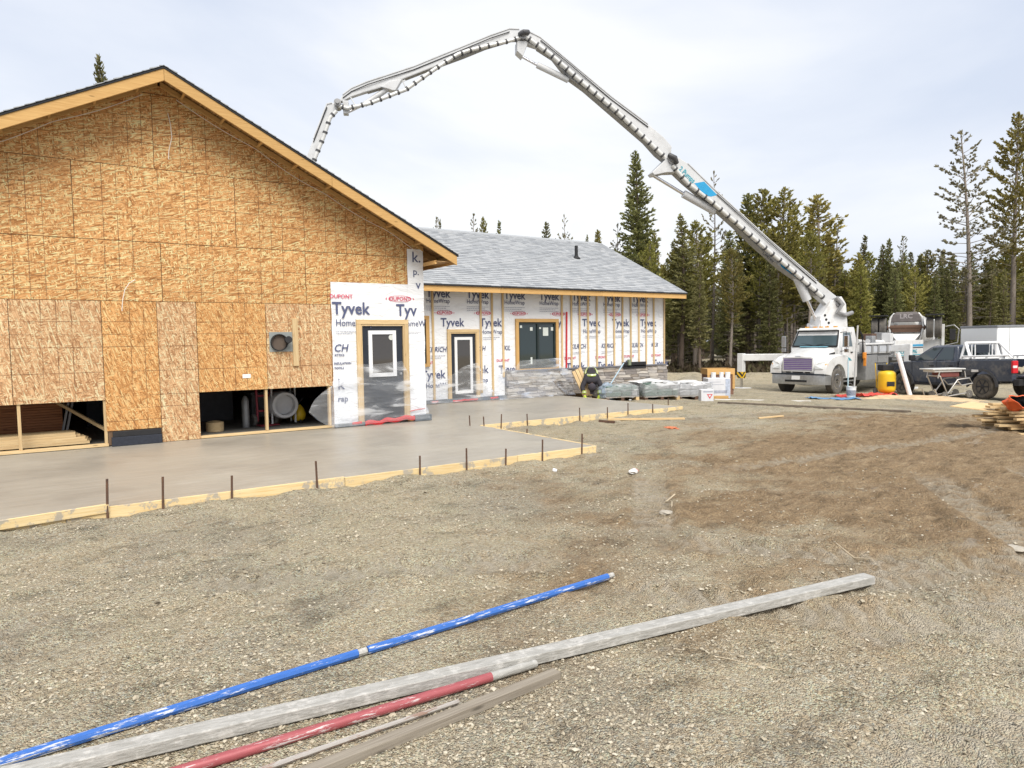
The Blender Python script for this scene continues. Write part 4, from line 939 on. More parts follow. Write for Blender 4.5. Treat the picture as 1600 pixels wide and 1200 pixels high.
outrigger(PT, (-2.2, -1.0, 1.42), (-.25, -3.3, 1.42))
outrigger(PT, (-4.9, 1.0, 1.75), (-4.95, 1.85, 1.75))
outrigger(PT, (-5.0, -1.0, 1.75), (-5.6, -3.0, 1.75))
# turret and boom: side outlines on the boom's own vertical plane (u = run from the turret, z)
BO = Vector((28.5, 17.48, 0)); BD = Vector((math.cos(R(156.5)), math.sin(R(156.5)), 0)); BN = Vector((-.39875, -.91706, 0))
def bf(a, z, t): return BO+BD*a+BN*t+Vector((0, 0, z))
BOOMW = mat('boom_grey_white', (.558, .567, .576), .38, var=.12, scale=1.5, dirt=((.324, .315, .297), 2.2, .52, .4))
def bprism(name, poly, t, m, parent=None, t2=None):
    b = MB(); b.prism(poly, bf, -(t2 if t2 is not None else t), t); o = b.build(name, m, PT, world=True)
    if parent: o.parent = parent
    bv = o.modifiers.new('bevel', 'BEVEL'); bv.width = .02; bv.segments = 2; bv.limit_method = 'ANGLE'; bv.angle_limit = R(50)
    return o
SEC = {
'S1': [(7.11, 8.91), (6.71, 8.69), (5.45, 7.6), (3.08, 5.68), (0.87, 3.99), (-0.24, 3.21), (-0.27, 2.87), (0.29, 2.9), (0.86, 3.34), (1.67, 3.99), (2.46, 4.48), (3.55, 5.34), (4.62, 6.25), (5.44, 6.9), (6.14, 7.44), (6.82, 7.95), (7.45, 8.49), (7.37, 8.77)],
'S2': [(13.48, 13.49), (13.24, 13.48), (12.78, 13.29), (11.53, 12.37), (9.93, 11.19), (8.4, 10.19), (7.73, 9.7), (7.39, 9.35), (7.41, 9.09), (7.67, 8.77), (8.01, 9.01), (8.51, 9.51), (9.93, 10.6), (11.0, 11.42), (11.64, 11.83), (12.26, 12.56), (12.89, 12.91), (13.51, 13.07)],
'S3': [(13.52, 13.49), (13.6, 13.55), (13.99, 13.54), (14.73, 13.25), (16.18, 12.6), (17.66, 11.93), (19.37, 11.29), (19.96, 11.02), (20.28, 10.77), (20.44, 10.5), (20.28, 10.54), (19.97, 10.71), (19.38, 10.93), (18.8, 11.13), (18.31, 11.34), (17.93, 11.51), (16.84, 11.98), (15.74, 12.43), (14.9, 12.81), (14.06, 13.1), (13.52, 13.17)],
'S4': [(20.45, 10.46), (20.68, 10.46), (20.86, 10.41), (20.95, 10.2), (21.14, 9.73), (21.38, 9.14), (21.66, 8.44), (22.4, 6.6), (22.14, 6.5), (21.37, 8.45), (21.13, 9.04), (20.91, 9.63), (20.75, 10.04), (20.49, 10.25)]}
PIPE = {
'S1': [(7.43, 8.55), (6.76, 7.85), (5.62, 7.07), (4.46, 6.19), (3.28, 5.27), (2.08, 4.39), (0.6, 3.24)],
'S2': [(13.41, 13.24), (12.45, 12.64), (11.1, 11.58), (9.82, 10.64), (8.74, 9.72), (7.73, 8.86)],
'S3': [(13.6, 13.18), (14.11, 13.01), (14.94, 12.78), (15.61, 12.58), (15.99, 12.43), (16.43, 12.14), (17.03, 11.72), (17.68, 11.24), (17.96, 11.03), (18.33, 10.88), (18.86, 10.65), (19.29, 10.47), (19.71, 10.35), (20.12, 10.25), (20.43, 10.31)],
'S4': [(20.52, 10.14), (20.76, 9.88), (20.87, 9.56), (21.02, 9.15), (21.27, 8.57), (21.48, 8.04), (22.0, 6.7)]}
halfw = {'S1': .17, 'S2': .145, 'S3': .125, 'S4': .1}
PIPEM = mat('delivery_pipe', (.66, .66, .64), .35, .2, var=.2, scale=4)
parts = {}
for k in ('S1', 'S2', 'S3', 'S4'):
    w_ = halfw[k]; s_ = bprism('boom_section', SEC[k], w_, BOOMW); parts[k] = s_
    pr = .085 if k in ('S1', 'S2') else .07; off = w_+pr+.03
    pp = MB(); pp.tube([bf(a, z, off) for a, z in PIPE[k]], pr, 10); po = pp.build('delivery_pipe', PIPEM, PT, smooth=50, world=True); po.parent = s_
    acc = 0; nxt = .2
    for (a0, z0), (a1, z1) in zip(PIPE[k], PIPE[k][1:]):
        l = math.hypot(a1-a0, z1-z0)
        while nxt < acc+l:
            t = (nxt-acc)/l; a, z = a0+(a1-a0)*t, z0+(z1-z0)*t; d = Vector(((a1-a0)/l, (z1-z0)/l))
            c = MB(); c.tube([bf(a-d.x*.035, z-d.y*.035, off), bf(a+d.x*.035, z+d.y*.035, off)], pr*1.32, 10); co_ = c.build('pipe_clamp', DGREY, PT, world=True); co_.parent = s_
            nxt += .42 if k == 'S1' else .36
        acc += l
    # flange plates along the upper and lower edges give the box section its edge lines; thin hoses run beside them
    poly = SEC[k]; n_p = len(poly); up_n = {'S1': 5, 'S2': 6, 'S3': 9, 'S4': 6}[k]
    for nm, seq in (('top_flange', poly[1:up_n]), ('bottom_flange', poly[up_n+3:n_p-1])):
        fb = MB()
        for (a0, z0), (a1, z1) in zip(seq, seq[1:]): fb.bar(bf(a0, z0, 0), bf(a1, z1, 0), (w_+.028)*2, .035, up=(0, 0, 1))
        fo = fb.build(nm, GREY if nm[0] == 'b' else BOOMW, PT, world=True); fo.parent = s_; fo['kind'] = 'stuff'
    hb_ = MB(); sq = poly[2:up_n]
    hb_.tube([bf(a_0, z_0-.13, w_+.03+.02*math.sin(i_*2)) for i_, (a_0, z_0) in enumerate(sq)], .018, 5); ho = hb_.build('hydraulic_hose', BLACK, PT, smooth=60, world=True); ho.parent = s_
for k, m, poly in (('S1', BLUE, [(6.43, 7.9), (6.0, 7.98), (5.42, 7.45), (5.7, 7.38), (5.97, 7.43)]), ('S1', BLUE, [(2.62, 4.80), (1.90, 4.22), (1.76, 4.06), (2.48, 4.50)])):
    o = bprism('boom_decal', poly, halfw[k]+.006, m, parts[k], -halfw[k]+.0)
    o.modifiers.clear()

def btext(me, a, z, ang, t, par):
    X = -BD*math.cos(ang)+Vector((0, 0, math.sin(ang))); Y = BD*math.sin(ang)+Vector((0, 0, math.cos(ang))); Z = X.cross(Y)
    o_ = bf(a, z, t); M4 = Matrix(((X.x, Y.x, Z.x, o_.x), (X.y, Y.y, Z.y, o_.y), (X.z, Y.z, Z.z, o_.z), (0, 0, 0, 1)))
    me.transform(wmat(PT).inverted() @ M4); o = place(me, 'lettering', None, par); return o
m_ = text_mesh('2 Pumps', .30, .008, sx=.8); m_.materials.append(TEAL); btext(m_, 7.12, 8.42, R(-40), .178, parts['S1'])
m_ = text_mesh('Concrete', .2, .004, sx=.8); m_.materials.append(NAVY); btext(m_, 3.4, 5.10, R(-39), .178, parts['S1'])
for k, poly, t in (('S2', [(13.71, 13.08), (13.25, 13.09), (13.49, 12.50), (13.72, 12.69)], .22), ('S1', [(7.67, 8.82), (8.27, 8.26), (8.18, 8.16), (7.67, 8.28), (7.17, 8.31), (7.2, 8.6)], .27), ('S3', [(18.9, 11.1), (18.58, 11.33), (18.1, 11.42), (18.36, 10.99), (18.46, 10.99)], .19), ('S3', [(20.30, 10.55), (20.08, 10.55), (20.09, 10.08), (20.28, 10.08)], .16)):
    bprism('pivot_bracket', poly, t, BOOMW, parts[k])
def cyl(par, p, q, r_, rb, t=0):
    b = MB(); b.tube([bf(*p, t), bf(*q[0], t)], r_, 10); o = b.build('cylinder_rod', CHROME, PT, smooth=40, world=True); o.parent = par
    b = MB(); b.tube([bf(*q[0], t), bf(*q[1], t)], rb, 14); o = b.build('cylinder_barrel', BOOMW, PT, smooth=40, world=True); o.parent = par
cyl(parts['S2'], (13.51, 12.58), ((12.89, 12.29), (11.64, 11.78)), .05, .12)
cyl(parts['S1'], (8.18, 8.23), ((6.82, 7.50), (5.44, 6.82)), .065, .16)
cyl(parts['S3'], (20.19, 10.13), ((19.5, 10.49), (18.58, 11.14)), .045, .1)
cyl(parts['S1'], (.72, 2.25), ((1.18, 3.16), (1.67, 4.15)), .07, .19)
for (p, q) in (((18.1, 11.42), (17.95, 11.08)), ((17.98, 11.4), (18.3, 11.3)), ((20.0, 10.68), (19.85, 10.42)), ((19.85, 10.42), (20.2, 10.3))):
    b = MB(); b.bar(bf(*p, .12), bf(*q, .12), .04, .04); o = b.build('pipe_bracket', BOOMW, PT, world=True); o.parent = parts['S3']
for k, (a, z), r_ in (('S1', (7.42, 8.78), .19), ('S2', (13.5, 13.28), .17), ('S3', (20.47, 10.42), .13), ('S1', (-.06, 3.0), .26)):
    b = MB(); b.tube([bf(a, z, -.32), bf(a, z, .34)], r_, 18); b.tube([bf(a, z, .34), bf(a, z, .42)], r_*.55, 14); o = b.build('pivot_pin', GREY, PT, smooth=40, world=True); o.parent = parts[k]
# pipe elbows at the joints
for k, P_ in (('S1', [(7.28, 8.64, .36), (7.40, 8.80, .50), (7.6, 8.95, .33)]), ('S2', [(13.3, 13.36, .32), (13.5, 13.30, .46), (13.62, 13.27, .28)])):
    b = MB(); b.tube([bf(*p) for p in P_], .1, 10); o = b.build('pipe_elbow', DGREY, PT, smooth=60, world=True); o.parent = parts[k]
b = MB(); b.tube([bf(.1, 3.25, .42), bf(-.15, 2.95, .5), bf(0.1, 2.62, .5), bf(-.3, 2.5, .45), bf(-.75, 2.6, .3)], .09, 10); o = b.build('turret_pipe', GREY, PT, smooth=60, world=True)
tur = bprism('turret', [(-.2, 3.3), (-.42, 2.98), (-.56, 1.5), (.95, 1.5), (.78, 2.45), (.62, 2.62), (.3, 3.1)], .36, TRW)
b = MB(); b.lathe([(.75, 0), (.75, .22), (.62, .25)], 28, Matrix.Translation(BO+BD*.15+Vector((0, 0, .86)))); b.lathe([(.55, .2), (.55, .6)], 24, Matrix.Translation(BO+BD*.15+Vector((0, 0, .9)))); b.build('slewing_ring', TRW, PT, smooth=40, world=True)
for a, z in ((.52, 2.32), (.40, 2.18), (.44, 2.0), (.58, 2.5)):
    b = MB(); b.tube([bf(a, z, .35), bf(a, z, .385)], .05, 12); o = b.build('turret_port', BLACK, PT, world=True); o.parent = tur

# ------------------------------------------------------------------ mixer truck behind the pump
MX = empty('mixer_truck', (34.9, 17.55, -.75), R(24+0), 'concrete mixer truck seen from behind with its booster wheels lifted', 'truck')
# local x points away from the viewer (truck front), rear at x=0
s_ = 1.02
MIXW = AUTO('mixer_white', (.648, .648, .639)); PRIM = mat('grey_primer', (.153, .135, .131), .7, var=.3)
for y in (-1.32, -.98, .98, 1.32):
    w_ = wheel(MX, (-.3, y*s_*.98, 2.72), .5, .30, 1 if y > 0 else -1, STEEL)
for s in (-1, 1):
    b = MB(); loft(b, [[(-.9, s*.78*s_, 3.28), (.35, s*.78*s_, 3.28), (.35, s*1.52*s_, 3.28), (-.9, s*1.52*s_, 3.28)], [(-.9, s*.78*s_, 3.33), (.35, s*.78*s_, 3.33), (.35, s*1.52*s_, 3.33), (-.9, s*1.52*s_, 3.33)]]); b.build('mudguard', BLACK, MX)
    b = MB(); b.bar((-.2, s*.55*s_, 1.4), (-.3, s*.6*s_, 3.2), .16, .22, up=(1, 0, 0)); b.bar((-.3, s*.62*s_, 2.72), (-.3, s*.95*s_, 2.72), .14, .14); b.build('booster_arm', GREY, MX, bevel=.02)
    b = MB(); b.box(.1, s*1.25-.06, 1.7, .25, s*1.25+.06, 2.5); b.build('rear_post', MIXW, MX, bevel=.02)
b = MB(); loft(b, [[(-.42, -.66, 2.98), (-.2, -.66, 2.98), (-.2, .66, 2.98), (-.42, .66, 2.98)], [(-.42, -.56, 3.34), (-.2, -.56, 3.34), (-.2, .56, 3.34), (-.42, .56, 3.34)], [(-.38, -.42, 3.46), (-.2, -.42, 3.46), (-.2, .42, 3.46), (-.38, .42, 3.46)]]); bo = b.build('booster_plate', PRIM, MX, bevel=.03)
m_ = text_mesh('LRC', .3, .01, align='CENTER'); m_.materials.append(mat('faded_letter', (.36, .33, .33), .7)); place(m_, 'lettering', None, bo, (-.43, 0, 3.16), (R(90), 0, R(-90)))
for s in (-1, 1):
    b = MB(); b.tube([(-.3, s*.5, 2.0), (-.4, s*.66, 2.35), (-.42, s*.72, 2.8), (-.38, s*.66, 3.2), (-.3, s*.5, 3.4)], .05, 8); b.build('booster_yoke', MIXW, MX, smooth=50)
b = MB(); loft(b, [[(-.55, -.62, 2.42), (-.3, -.62, 2.42), (-.3, .62, 2.42), (-.55, .62, 2.42)], [(-.75, -.40, 2.12), (-.3, -.40, 2.12), (-.3, .40, 2.12), (-.75, .40, 2.12)], [(-.8, -.2, 1.95), (-.3, -.2, 1.95), (-.3, .2, 1.95), (-.8, .2, 1.95)]]); b.build('collector_funnel', MIXW, MX, bevel=.03)
b = MB(); b.tube([(-.35, -.8, 2.72), (-.35, .8, 2.72)], .12, 12); b.box(-.45, -.6, 2.5, -.15, .6, 2.66); b.build('booster_axle', RUST, MX)
b = MB(); b.lathe([(.4, 0), (.62, .3), (.86, 1.2), (1.1, 2.6), (1.0, 3.8), (.7, 4.6), (.3, 4.75)], 28, Matrix.Translation((.1, 0, 2.78)) @ Matrix.Rotation(R(98), 4, 'Y')); b.build('mixer_drum', MIXW, MX, smooth=40)
b = MB(); b.box(-.5, -.5, 1.5, -.3, .5, 1.94); b.build('cavity_shade', BLACK, MX)  # black block standing in for the shade inside the hollow
b = MB(); b.bar((-.6, .1, 1.75), (-1.5, .9, 1.25), .5, .08); b.bar((-.6, -.14, 1.82), (-1.5, .66, 1.34), .05, .22); b.bar((-.6, .36, 1.82), (-1.5, 1.16, 1.34), .05, .22); b.build('discharge_chute', STEEL, MX)
for k, y in enumerate((-.3, -.1, .12, .3)): b = MB(); b.bar((-.45, y, 1.1), (-.4, y*.5, 1.85), .08, .08); b.build('chute_strut', PRIM, MX)
b = MB(); b.box(-.1, -1.2, .7, 7.8, 1.2, 1.15); b.build('chassis', DGREY, MX)
b = MB(); b.box(-.15, -1.25, 1.15, .1, 1.25, 1.75); b.build('rear_guard', GREY, MX, bevel=.03)
panel('fender_board', MX, [(-.2, -1.55, 1.2), (-.2, -.62, 1.2), (-.2, -.7, 2.05), (-.2, -1.55, 2.2)], MIXW, .03)
b = MB(); b.bar((-.3, .35, 1.55), (-.3, -.95, 2.15), .06, .1, up=(1, 0, 0)); b.bar((-.25, -1.52, 1.2), (-.25, -1.52, 2.85), .12, .14, up=(1, 0, 0)); b.build('white_rail', MIXW, MX, bevel=.015)
b = MB(); b.tube([(-.1, -1.62, 1.85), (-.1, -2.1, 1.98), (-.1, -2.15, 2.6), (-.1, -1.95, 2.8), (-.1, -1.62, 2.74)], .03, 6); b.build('mirror_bracket', GREY, MX); b = MB(); b.box(-.16, -2.02, 2.1, -.06, -1.78, 2.62); b.build('mirror', BLACK, MX, bevel=.02)
b = MB(); b.box(6.0, -1.2, 1.0, 7.9, 1.2, 3.2); b.build('cab', MIXW, MX, bevel=.06)
for x in (.9, 2.3, 7.0):
    for s in (-1, 1): wheel(MX, (x, s*1.05, .52), .52, .5 if x < 5 else .3, s, STEEL)

# ------------------------------------------------------------------ enclosed white trailer at the right edge
TRL = empty('enclosed_trailer', (37.3, 14.6, -.75), R(-31), 'white enclosed trailer with dark roof rim behind the pickup', 'trailer')
b = MB(); b.box(0, 0, .5, 7.5, 2.5, 2.72); b.build('trailer_body', mat('trailer_white', (.82, .84, .86), .35, var=.04, scale=.8), TRL, bevel=.05)
b = MB(); b.box(-.02, -.02, 2.64, 7.52, 2.52, 2.76); b.build('roof_rim', mat('rim_grey', (.22, .23, .25), .4), TRL, bevel=.02)
for x in (3.3, 4.2): wheel(TRL, (x, -.02, .36), .36, .22, -1, STEEL); wheel(TRL, (x, 2.5, .36), .36, .22, 1, STEEL)
b = MB(); b.box(-.02, -.03, .45, 7.5, .0, .56); b.build('skirt', DGREY, TRL)
for k in range(6): b = MB(); b.box(.6+k*1.2, -.006, .6, .62+k*1.2, .0, 2.62); b.build('panel_seam', bpy.data.materials['rim_grey'], TRL)

# ------------------------------------------------------------------ charcoal pickup
PK = empty('pickup_truck', (28.38, 10.78, -.66), R(68), 'charcoal crew cab pickup with white headache rack and muddy tyres', 'pickup')
PAINT = mat('charcoal_paint', (.045, .054, .078), .22, var=.15, scale=2, spec=.6, dirt=((.26, .23, .19), 2.3, .5, .35)); PGL = glass('pickup_glass', (.03, .045, .05), .05)
def archpts(cx_, r_=.55, n=9, z0=.44): return [(cx_+r_*math.cos(a), z0+r_*math.sin(a)) for a in [R(12+(156)*k/(n-1)) for k in range(n)]]
PK.rotation_euler = (0, .028, R(68))
front = [(1.02, 1.38), (1.1, 1.36), (3.25, 1.34), (3.6, 1.33), (4.45, 1.27), (4.68, 1.18), (4.74, .8), (4.66, .6), (4.36, .56)]+archpts(3.75)+[(3.15, .5), (1.02, .48)]
WD = 1.0
def bulge(poly, y, k):  # slight tumblehome of the side
    return [(x, y, z) for x, z in poly]
b = MB(); loft(b, [bulge(front, -.93, 0), bulge(front, -1.0, 0), bulge(front, 1.0, 0), bulge(front, .93, 0)][1:3]); body = b.build('body', PAINT, PK, bevel=.05)
bedp = [(-1.16, .64), (-1.18, 1.38), (1.0, 1.38), (1.0, .48), (.6, .48)]+archpts(0)+[(-.6, .62)]
for s in (-1, 1):
    b = MB(); loft(b, [[(x, s*1.0, z) for x, z in bedp], [(x, s*.82, z) for x, z in bedp]]); side = b.build('bed_side', PAINT, PK, bevel=.03)
    b = MB(); b.prism([(x*1.0, z) for x, z in [(.64*math.cos(R(a)), .44+.62*math.sin(R(a))) for a in range(-4, 185, 14)]+[(.54*math.cos(R(a)), .44+.54*math.sin(R(a))) for a in range(184, -5, -14)]], lambda a, c, t: (a, t, c), s*.98, s*1.03); b.build('wheel_flare', DGREY, side)
    b = MB(); b.prism([(3.75+x*1.0, z) for x, z in [(.64*math.cos(R(a)), .44+.62*math.sin(R(a))) for a in range(-4, 185, 14)]+[(.54*math.cos(R(a)), .44+.54*math.sin(R(a))) for a in range(184, -5, -14)]], lambda a, c, t: (a, t, c), s*.98, s*1.03); b.build('wheel_flare', DGREY, body)
    b = MB(); b.box(-1.21, s*.9-.1, .92, -1.13, s*.9+.112, 1.34); tl_ = b.build('tail_light', mat('red_lens', (.55, .012, .02), .2, var=.1), PK, bevel=.02)
    b = MB(); b.box(-1.215, s*.93-.08, 1.1, -1.2, s*.93+.085, 1.18); b.build('reverse_lens', LENS, tl_)
    for x, r_, sp in ((0, .44, 6), (3.75, .44, 6)): wheel(PK, (x, s*.88, .44), r_, .28, s, mat('dark_alloy', (.05, .05, .055), .35, .6), MUD, sp, .62)
    b = MB(); b.box(1.2, s*1.0-.03, .42, 3.1, s*1.0+.05, .5); b.build('side_step', BLACK, PK, bevel=.015)
    # white bed rail
    b = MB(); b.tube([(.95, s*.93, 1.40), (.9, s*.93, 1.50), (-1.0, s*.93, 1.52), (-1.1, s*.93, 1.41)], .032, 8)
    for x in (-.1, .4): b.tube([(x, s*.93, 1.4), (x, s*.93, 1.51)], .03, 6)
    b.build('bed_rail', WPLAST, PK, smooth=50)
b = MB(); b.box(-1.15, -.82, .74, 1.0, .82, .84); b.build('bed_floor', DGREY, PK)
b = MB(); b.box(-1.62, -.8, .78, -1.18, .8, .84); b.build('tailgate', PAINT, PK, bevel=.02)
b = MB(); loft(b, [[(-1.2, -1.0, .5), (-1.38, -.96, .5), (-1.38, .96, .5), (-1.2, 1.0, .5)], [(-1.2, -1.0, .72), (-1.40, -.96, .72), (-1.40, .96, .72), (-1.2, 1.0, .72)]]); b.build('rear_bumper', BLACK, PK, bevel=.02)
# greenhouse
B0 = [(1.06, .93), (3.42, .93)]; 
def gh(u, v, s):   # u along length 0..1 rear->front, v height 0..1
    x0 = 1.10+.20*v; x1 = 3.45-1.02*v; y = .94-.20*v; return Vector((x0+(x1-x0)*u, s*y, 1.33+.60*v))
b = MB(); loft(b, [[gh(0, v, -1), gh(1, v, -1), gh(1, v, 1), gh(0, v, 1)] for v in (0, .5, .92)]+[[gh(.06, 1, -1)+Vector((0, .08, 0)), gh(.94, 1, -1)+Vector((0, .08, 0)), gh(.94, 1, 1)-Vector((0, .08, 0)), gh(.06, 1, 1)-Vector((0, .08, 0))]]); ghm = b.build('greenhouse', PAINT, PK, bevel=.04)
for s in (-1, 1):
    o_ = Vector((0, s*.006, 0))
    for nm, us in (('rear_door_window', (.09, .44)), ('front_door_window', (.49, .90))):
        pts = [gh(us[0], .08, s)+o_, gh(us[1], .08, s)+o_, gh(us[1]-(.04 if us[1] > .8 else 0), .85, s)+o_, gh(us[0]+.02, .85, s)+o_]
        panel(nm, ghm, pts if s < 0 else pts, PGL, -.01*s)
    for x in (2.0, 3.22, 1.06): b = MB(); b.box(x-.006, s*1.0-.004, .55, x+.006, s*1.0+.006, 1.34); b.build('door_seam', BLACK, PK)
    for x in (1.25, 2.15): b = MB(); b.box(x, s*1.0-.01, 1.14, x+.2, s*1.0+.025, 1.18); b.build('door_handle', BLACK, PK, bevel=.008)
    b = MB(); b.box(3.0, s*1.14-.12, 1.36, 3.12, s*1.14+.12, 1.58); b.build('side_mirror', BLACK, PK, bevel=.03)
panel('rear_window', ghm, [gh(0, .1, 1)*1+Vector((-.012, -.12, 0)), gh(0, .1, -1)+Vector((-.012, .12, 0)), gh(0, .85, -1)+Vector((-.012, .12, 0)), gh(0, .85, 1)+Vector((-.012, -.12, 0))], PGL, -.01)
panel('windshield', ghm, [gh(1, .08, -1)+Vector((.01, .1, 0)), gh(1, .08, 1)+Vector((.01, -.1, 0)), gh(1, .88, 1)+Vector((.01, -.1, 0)), gh(1, .88, -1)+Vector((.01, .1, 0))], PGL, .01)
# headache rack: leaning white side posts, bar, vertical bars
b = MB()
for s in (-1, 1): b.bar((.55, s*.93, 1.42), (.98, s*.72, 2.0), .09, .06); b.bar((.98, s*.93, 1.4), (.98, s*.72, 2.0), .07, .06)
b.bar((.98, -.75, 2.0), (.98, .75, 2.0), .08, .08); b.bar((.99, -.9, 1.43), (.99, .9, 1.43), .07, .07); rk = b.build('rack_frame', WPLAST, PK, bevel=.01)
for y in (-.6, -.45, -.3, .3, .45, .6): b = MB(); b.bar((.99, y, 1.45), (.99, y, 1.98), .035, .035); b.build('rack_bar', WPLAST, rk)
b = MB(); b.box(.95, -.28, 1.62, .975, .28, 1.92); b.build('rack_plate', NAVY, rk)
b = MB(); b.tube([(-.9, -.3, .95), (-.4, -.1, 1.02), (-.6, .3, .98), (-1.0, .5, .96), (-.8, .1, 1.06), (-1.05, -.4, 1.0)], .09, 8)
o = b.build('rope_coil', mat('tan_rope', (.42, .36, .25), .9, var=.4, scale=30), loc=(28.38, 10.78, -.66), rot=(0, .028, R(68)), smooth=60); tag(o, 'tan rope coil lying in the bed of the pickup', 'rope')
# ------------------------------------------------------------------ conifers
def needle_mat(name, a, b_, c):
    h = base(name, .8, 0, .2)
    ri = h.n('ShaderNodeNewGeometry').outputs['Random Per Island']; rv = h.n('ShaderNodeObjectInfo').outputs['Random']
    cc = h.ramp(ri, [(0.0, a), (.55, b_), (1.0, c)])
    k = h.n('ShaderNodeMapRange', {0: rv, 3: .75, 4: 1.25}).outputs[0]
    hu = h.n('ShaderNodeMapRange', {0: h.math('FRACT', h.math('MULTIPLY', rv, 7.31)), 3: .485, 4: .515}).outputs[0]
    cc = h.n('ShaderNodeHueSaturation', {'Hue': hu, 'Value': k, 'Color': cc}).outputs[0]
    h.t.links.new(cc, h.p.inputs['Base Color'])
    tl = h.n('ShaderNodeBsdfTranslucent', {0: cc}).outputs[0]; mxs = h.n('ShaderNodeMixShader', {0: .38, 1: h.p.outputs[0], 2: tl}).outputs[0]
    h.t.links.new(mxs, h.t.nodes['Material Output'].inputs[0]); return h.m
N_SPR = needle_mat('spruce_needles', (.109, .112, .044), (.217, .215, .084), (.337, .320, .145))
N_PIN = needle_mat('pine_needles', (.154, .146, .037), (.287, .264, .073), (.410, .368, .124))
N_OLD = needle_mat('thin_pine_needles', (.122, .113, .066), (.215, .198, .116), (.317, .283, .174))
BARK = mat('conifer_bark', (.170, .128, .098), .95, var=.45, scale=14, c2=(.093, .070, .053), rnd=.25, stretch=(4, 4, 1))
BARKG = mat('grey_bark', (.272, .234, .200), .95, var=.45, scale=10, c2=(.153, .128, .106), rnd=.25, stretch=(4, 4, 1))
def tuft(b, p, d, size, r_, n=3):
    """a spray of narrow triangular needle clumps around direction d"""
    for _ in range(n):
        e = (d+Vector((r_.uniform(-.7, .7), r_.uniform(-.7, .7), r_.uniform(-.45, .6)))).normalized()
        s = e.cross(Vector((r_.uniform(-1, 1), r_.uniform(-1, 1), r_.uniform(-1, 1)))).normalized()*size*r_.uniform(.16, .34)
        q = p+e*size*r_.uniform(.7, 1.3); m = p+(q-p)*.45
        b.add([p, m+s, q, m-s], [(0, 1, 2, 3)])
def make_tree(kind, seed, H, rad, cb, dens, needle, bark, lean=0.0, tuftsize=.22):
    """returns (trunk mesh, crown mesh, dead branch mesh)"""
    r_ = random.Random(seed); tr = MB(); cr_ = MB(); dd = MB()
    pts = []; rr = []; n = 9
    wx, wy = r_.uniform(-.02, .02), r_.uniform(-.02, .02)
    def axis(z): t = z/H; return Vector((lean*z*t+wx*z*math.sin(t*3)*1.5, wy*z*math.sin(t*4), z))
    for i in range(n+1):
        z = H*i/n; pts.append(axis(z)-Vector((0, 0, .3 if i == 0 else 0))); rr.append((.011*H+.03)*(1-.93*i/n)+.012)
    tr.tube(pts, rr, 7)
    z = cb*H; 
    while z < H*.99:
        t = (z-cb*H)/(H-cb*H)      # 0 at crown base 1 at tip
        if kind == 'spruce': L_ = rad*((1-t)**.8*min(1, .45+t*4))*r_.uniform(.72, 1.12)+.10
        elif kind == 'pine': L_ = rad*min(1, .5+t*1.8)*(1-t**2.6)**.9*r_.uniform(.45, 1.18)+.12
        else: L_ = rad*min(1, .6+t)*(1-t**1.5)**.8*r_.uniform(.35, 1.25)+.15
        nb = r_.randint(3, 5) if kind != 'thin' else r_.randint(1, 3)
        a0 = r_.uniform(0, 6.28)
        for k in range(nb):
            if r_.random() > dens: continue
            a = a0+2*math.pi*k/nb+r_.uniform(-.35, .35); l = L_*r_.uniform(.75, 1.1)
            el = {'spruce': R(-22+50*t), 'pine': R(8+38*t), 'thin': R(-2+32*t)}[kind]+r_.uniform(-.18, .18)
            d = Vector((math.cos(a)*math.cos(el), math.sin(a)*math.cos(el), math.sin(el)))
            p0 = axis(z); up = .18*l if kind == 'spruce' else .22*l
            def at(u): return p0+d*l*u+Vector((0, 0, up*u*u))
            if l > .25: tr.tube([at(0), at(.5), at(.95)], [.012+.010*l, .008+.006*l, .006], 3)
            m = max(4, int(l*(18 if kind == 'spruce' else 16 if kind == 'pine' else 10)))
            st = {'spruce': .08, 'pine': .30, 'thin': .42}[kind]
            for j in range(m):
                u = st+(1-st)*(j+r_.random())/m; q = at(u)
                w_ = l*.30*(1-abs(u-.45))*(1 if kind != 'thin' else .8)
                side = d.cross(Vector((0, 0, 1))).normalized()*r_.uniform(-1, 1)*w_
                q = q+side+Vector((0, 0, r_.uniform(-.12, .08)*l*.5))
                tuft(cr_, q, (d*.8+side*.9+Vector((0, 0, .25))).normalized(), tuftsize*r_.uniform(.75, 1.25)*(.65+.35*min(1, l)), r_, 3 if kind != 'thin' else 4)
        z += {'spruce': .21, 'pine': .30, 'thin': .34}[kind]*r_.uniform(.7, 1.3)*(1-.35*t)
    for j in range(5): tuft(cr_, axis(H*(.985+.003*j)), Vector((0, 0, 1)), tuftsize, r_, 3)
    # dead twigs under the crown
    z = .6
    while z < cb*H:
        a = r_.uniform(0, 6.28); l = rad*r_.uniform(.25, .8); p0 = axis(z); q = p0+Vector((math.cos(a)*l, math.sin(a)*l, r_.uniform(-.3, .15)*l))
        dd.tube([p0, (p0+q)/2+Vector((0, 0, .05)), q], [.014, .010, .005], 3)
        for _ in range(2):
            u = r_.uniform(.35, 1); s_ = p0+(q-p0)*u; dd.tube([s_, s_+Vector((r_.uniform(-.3, .3), r_.uniform(-.3, .3), r_.uniform(-.25, .05)))], [.008, .004], 3)
        z += r_.uniform(.06, .14)
    t_ = tr.mesh('trunk', bark, 60); c_ = cr_.mesh('crown', needle); d_ = dd.mesh('dead_branch', bark) if dd.v else None
    return t_, c_, d_, H
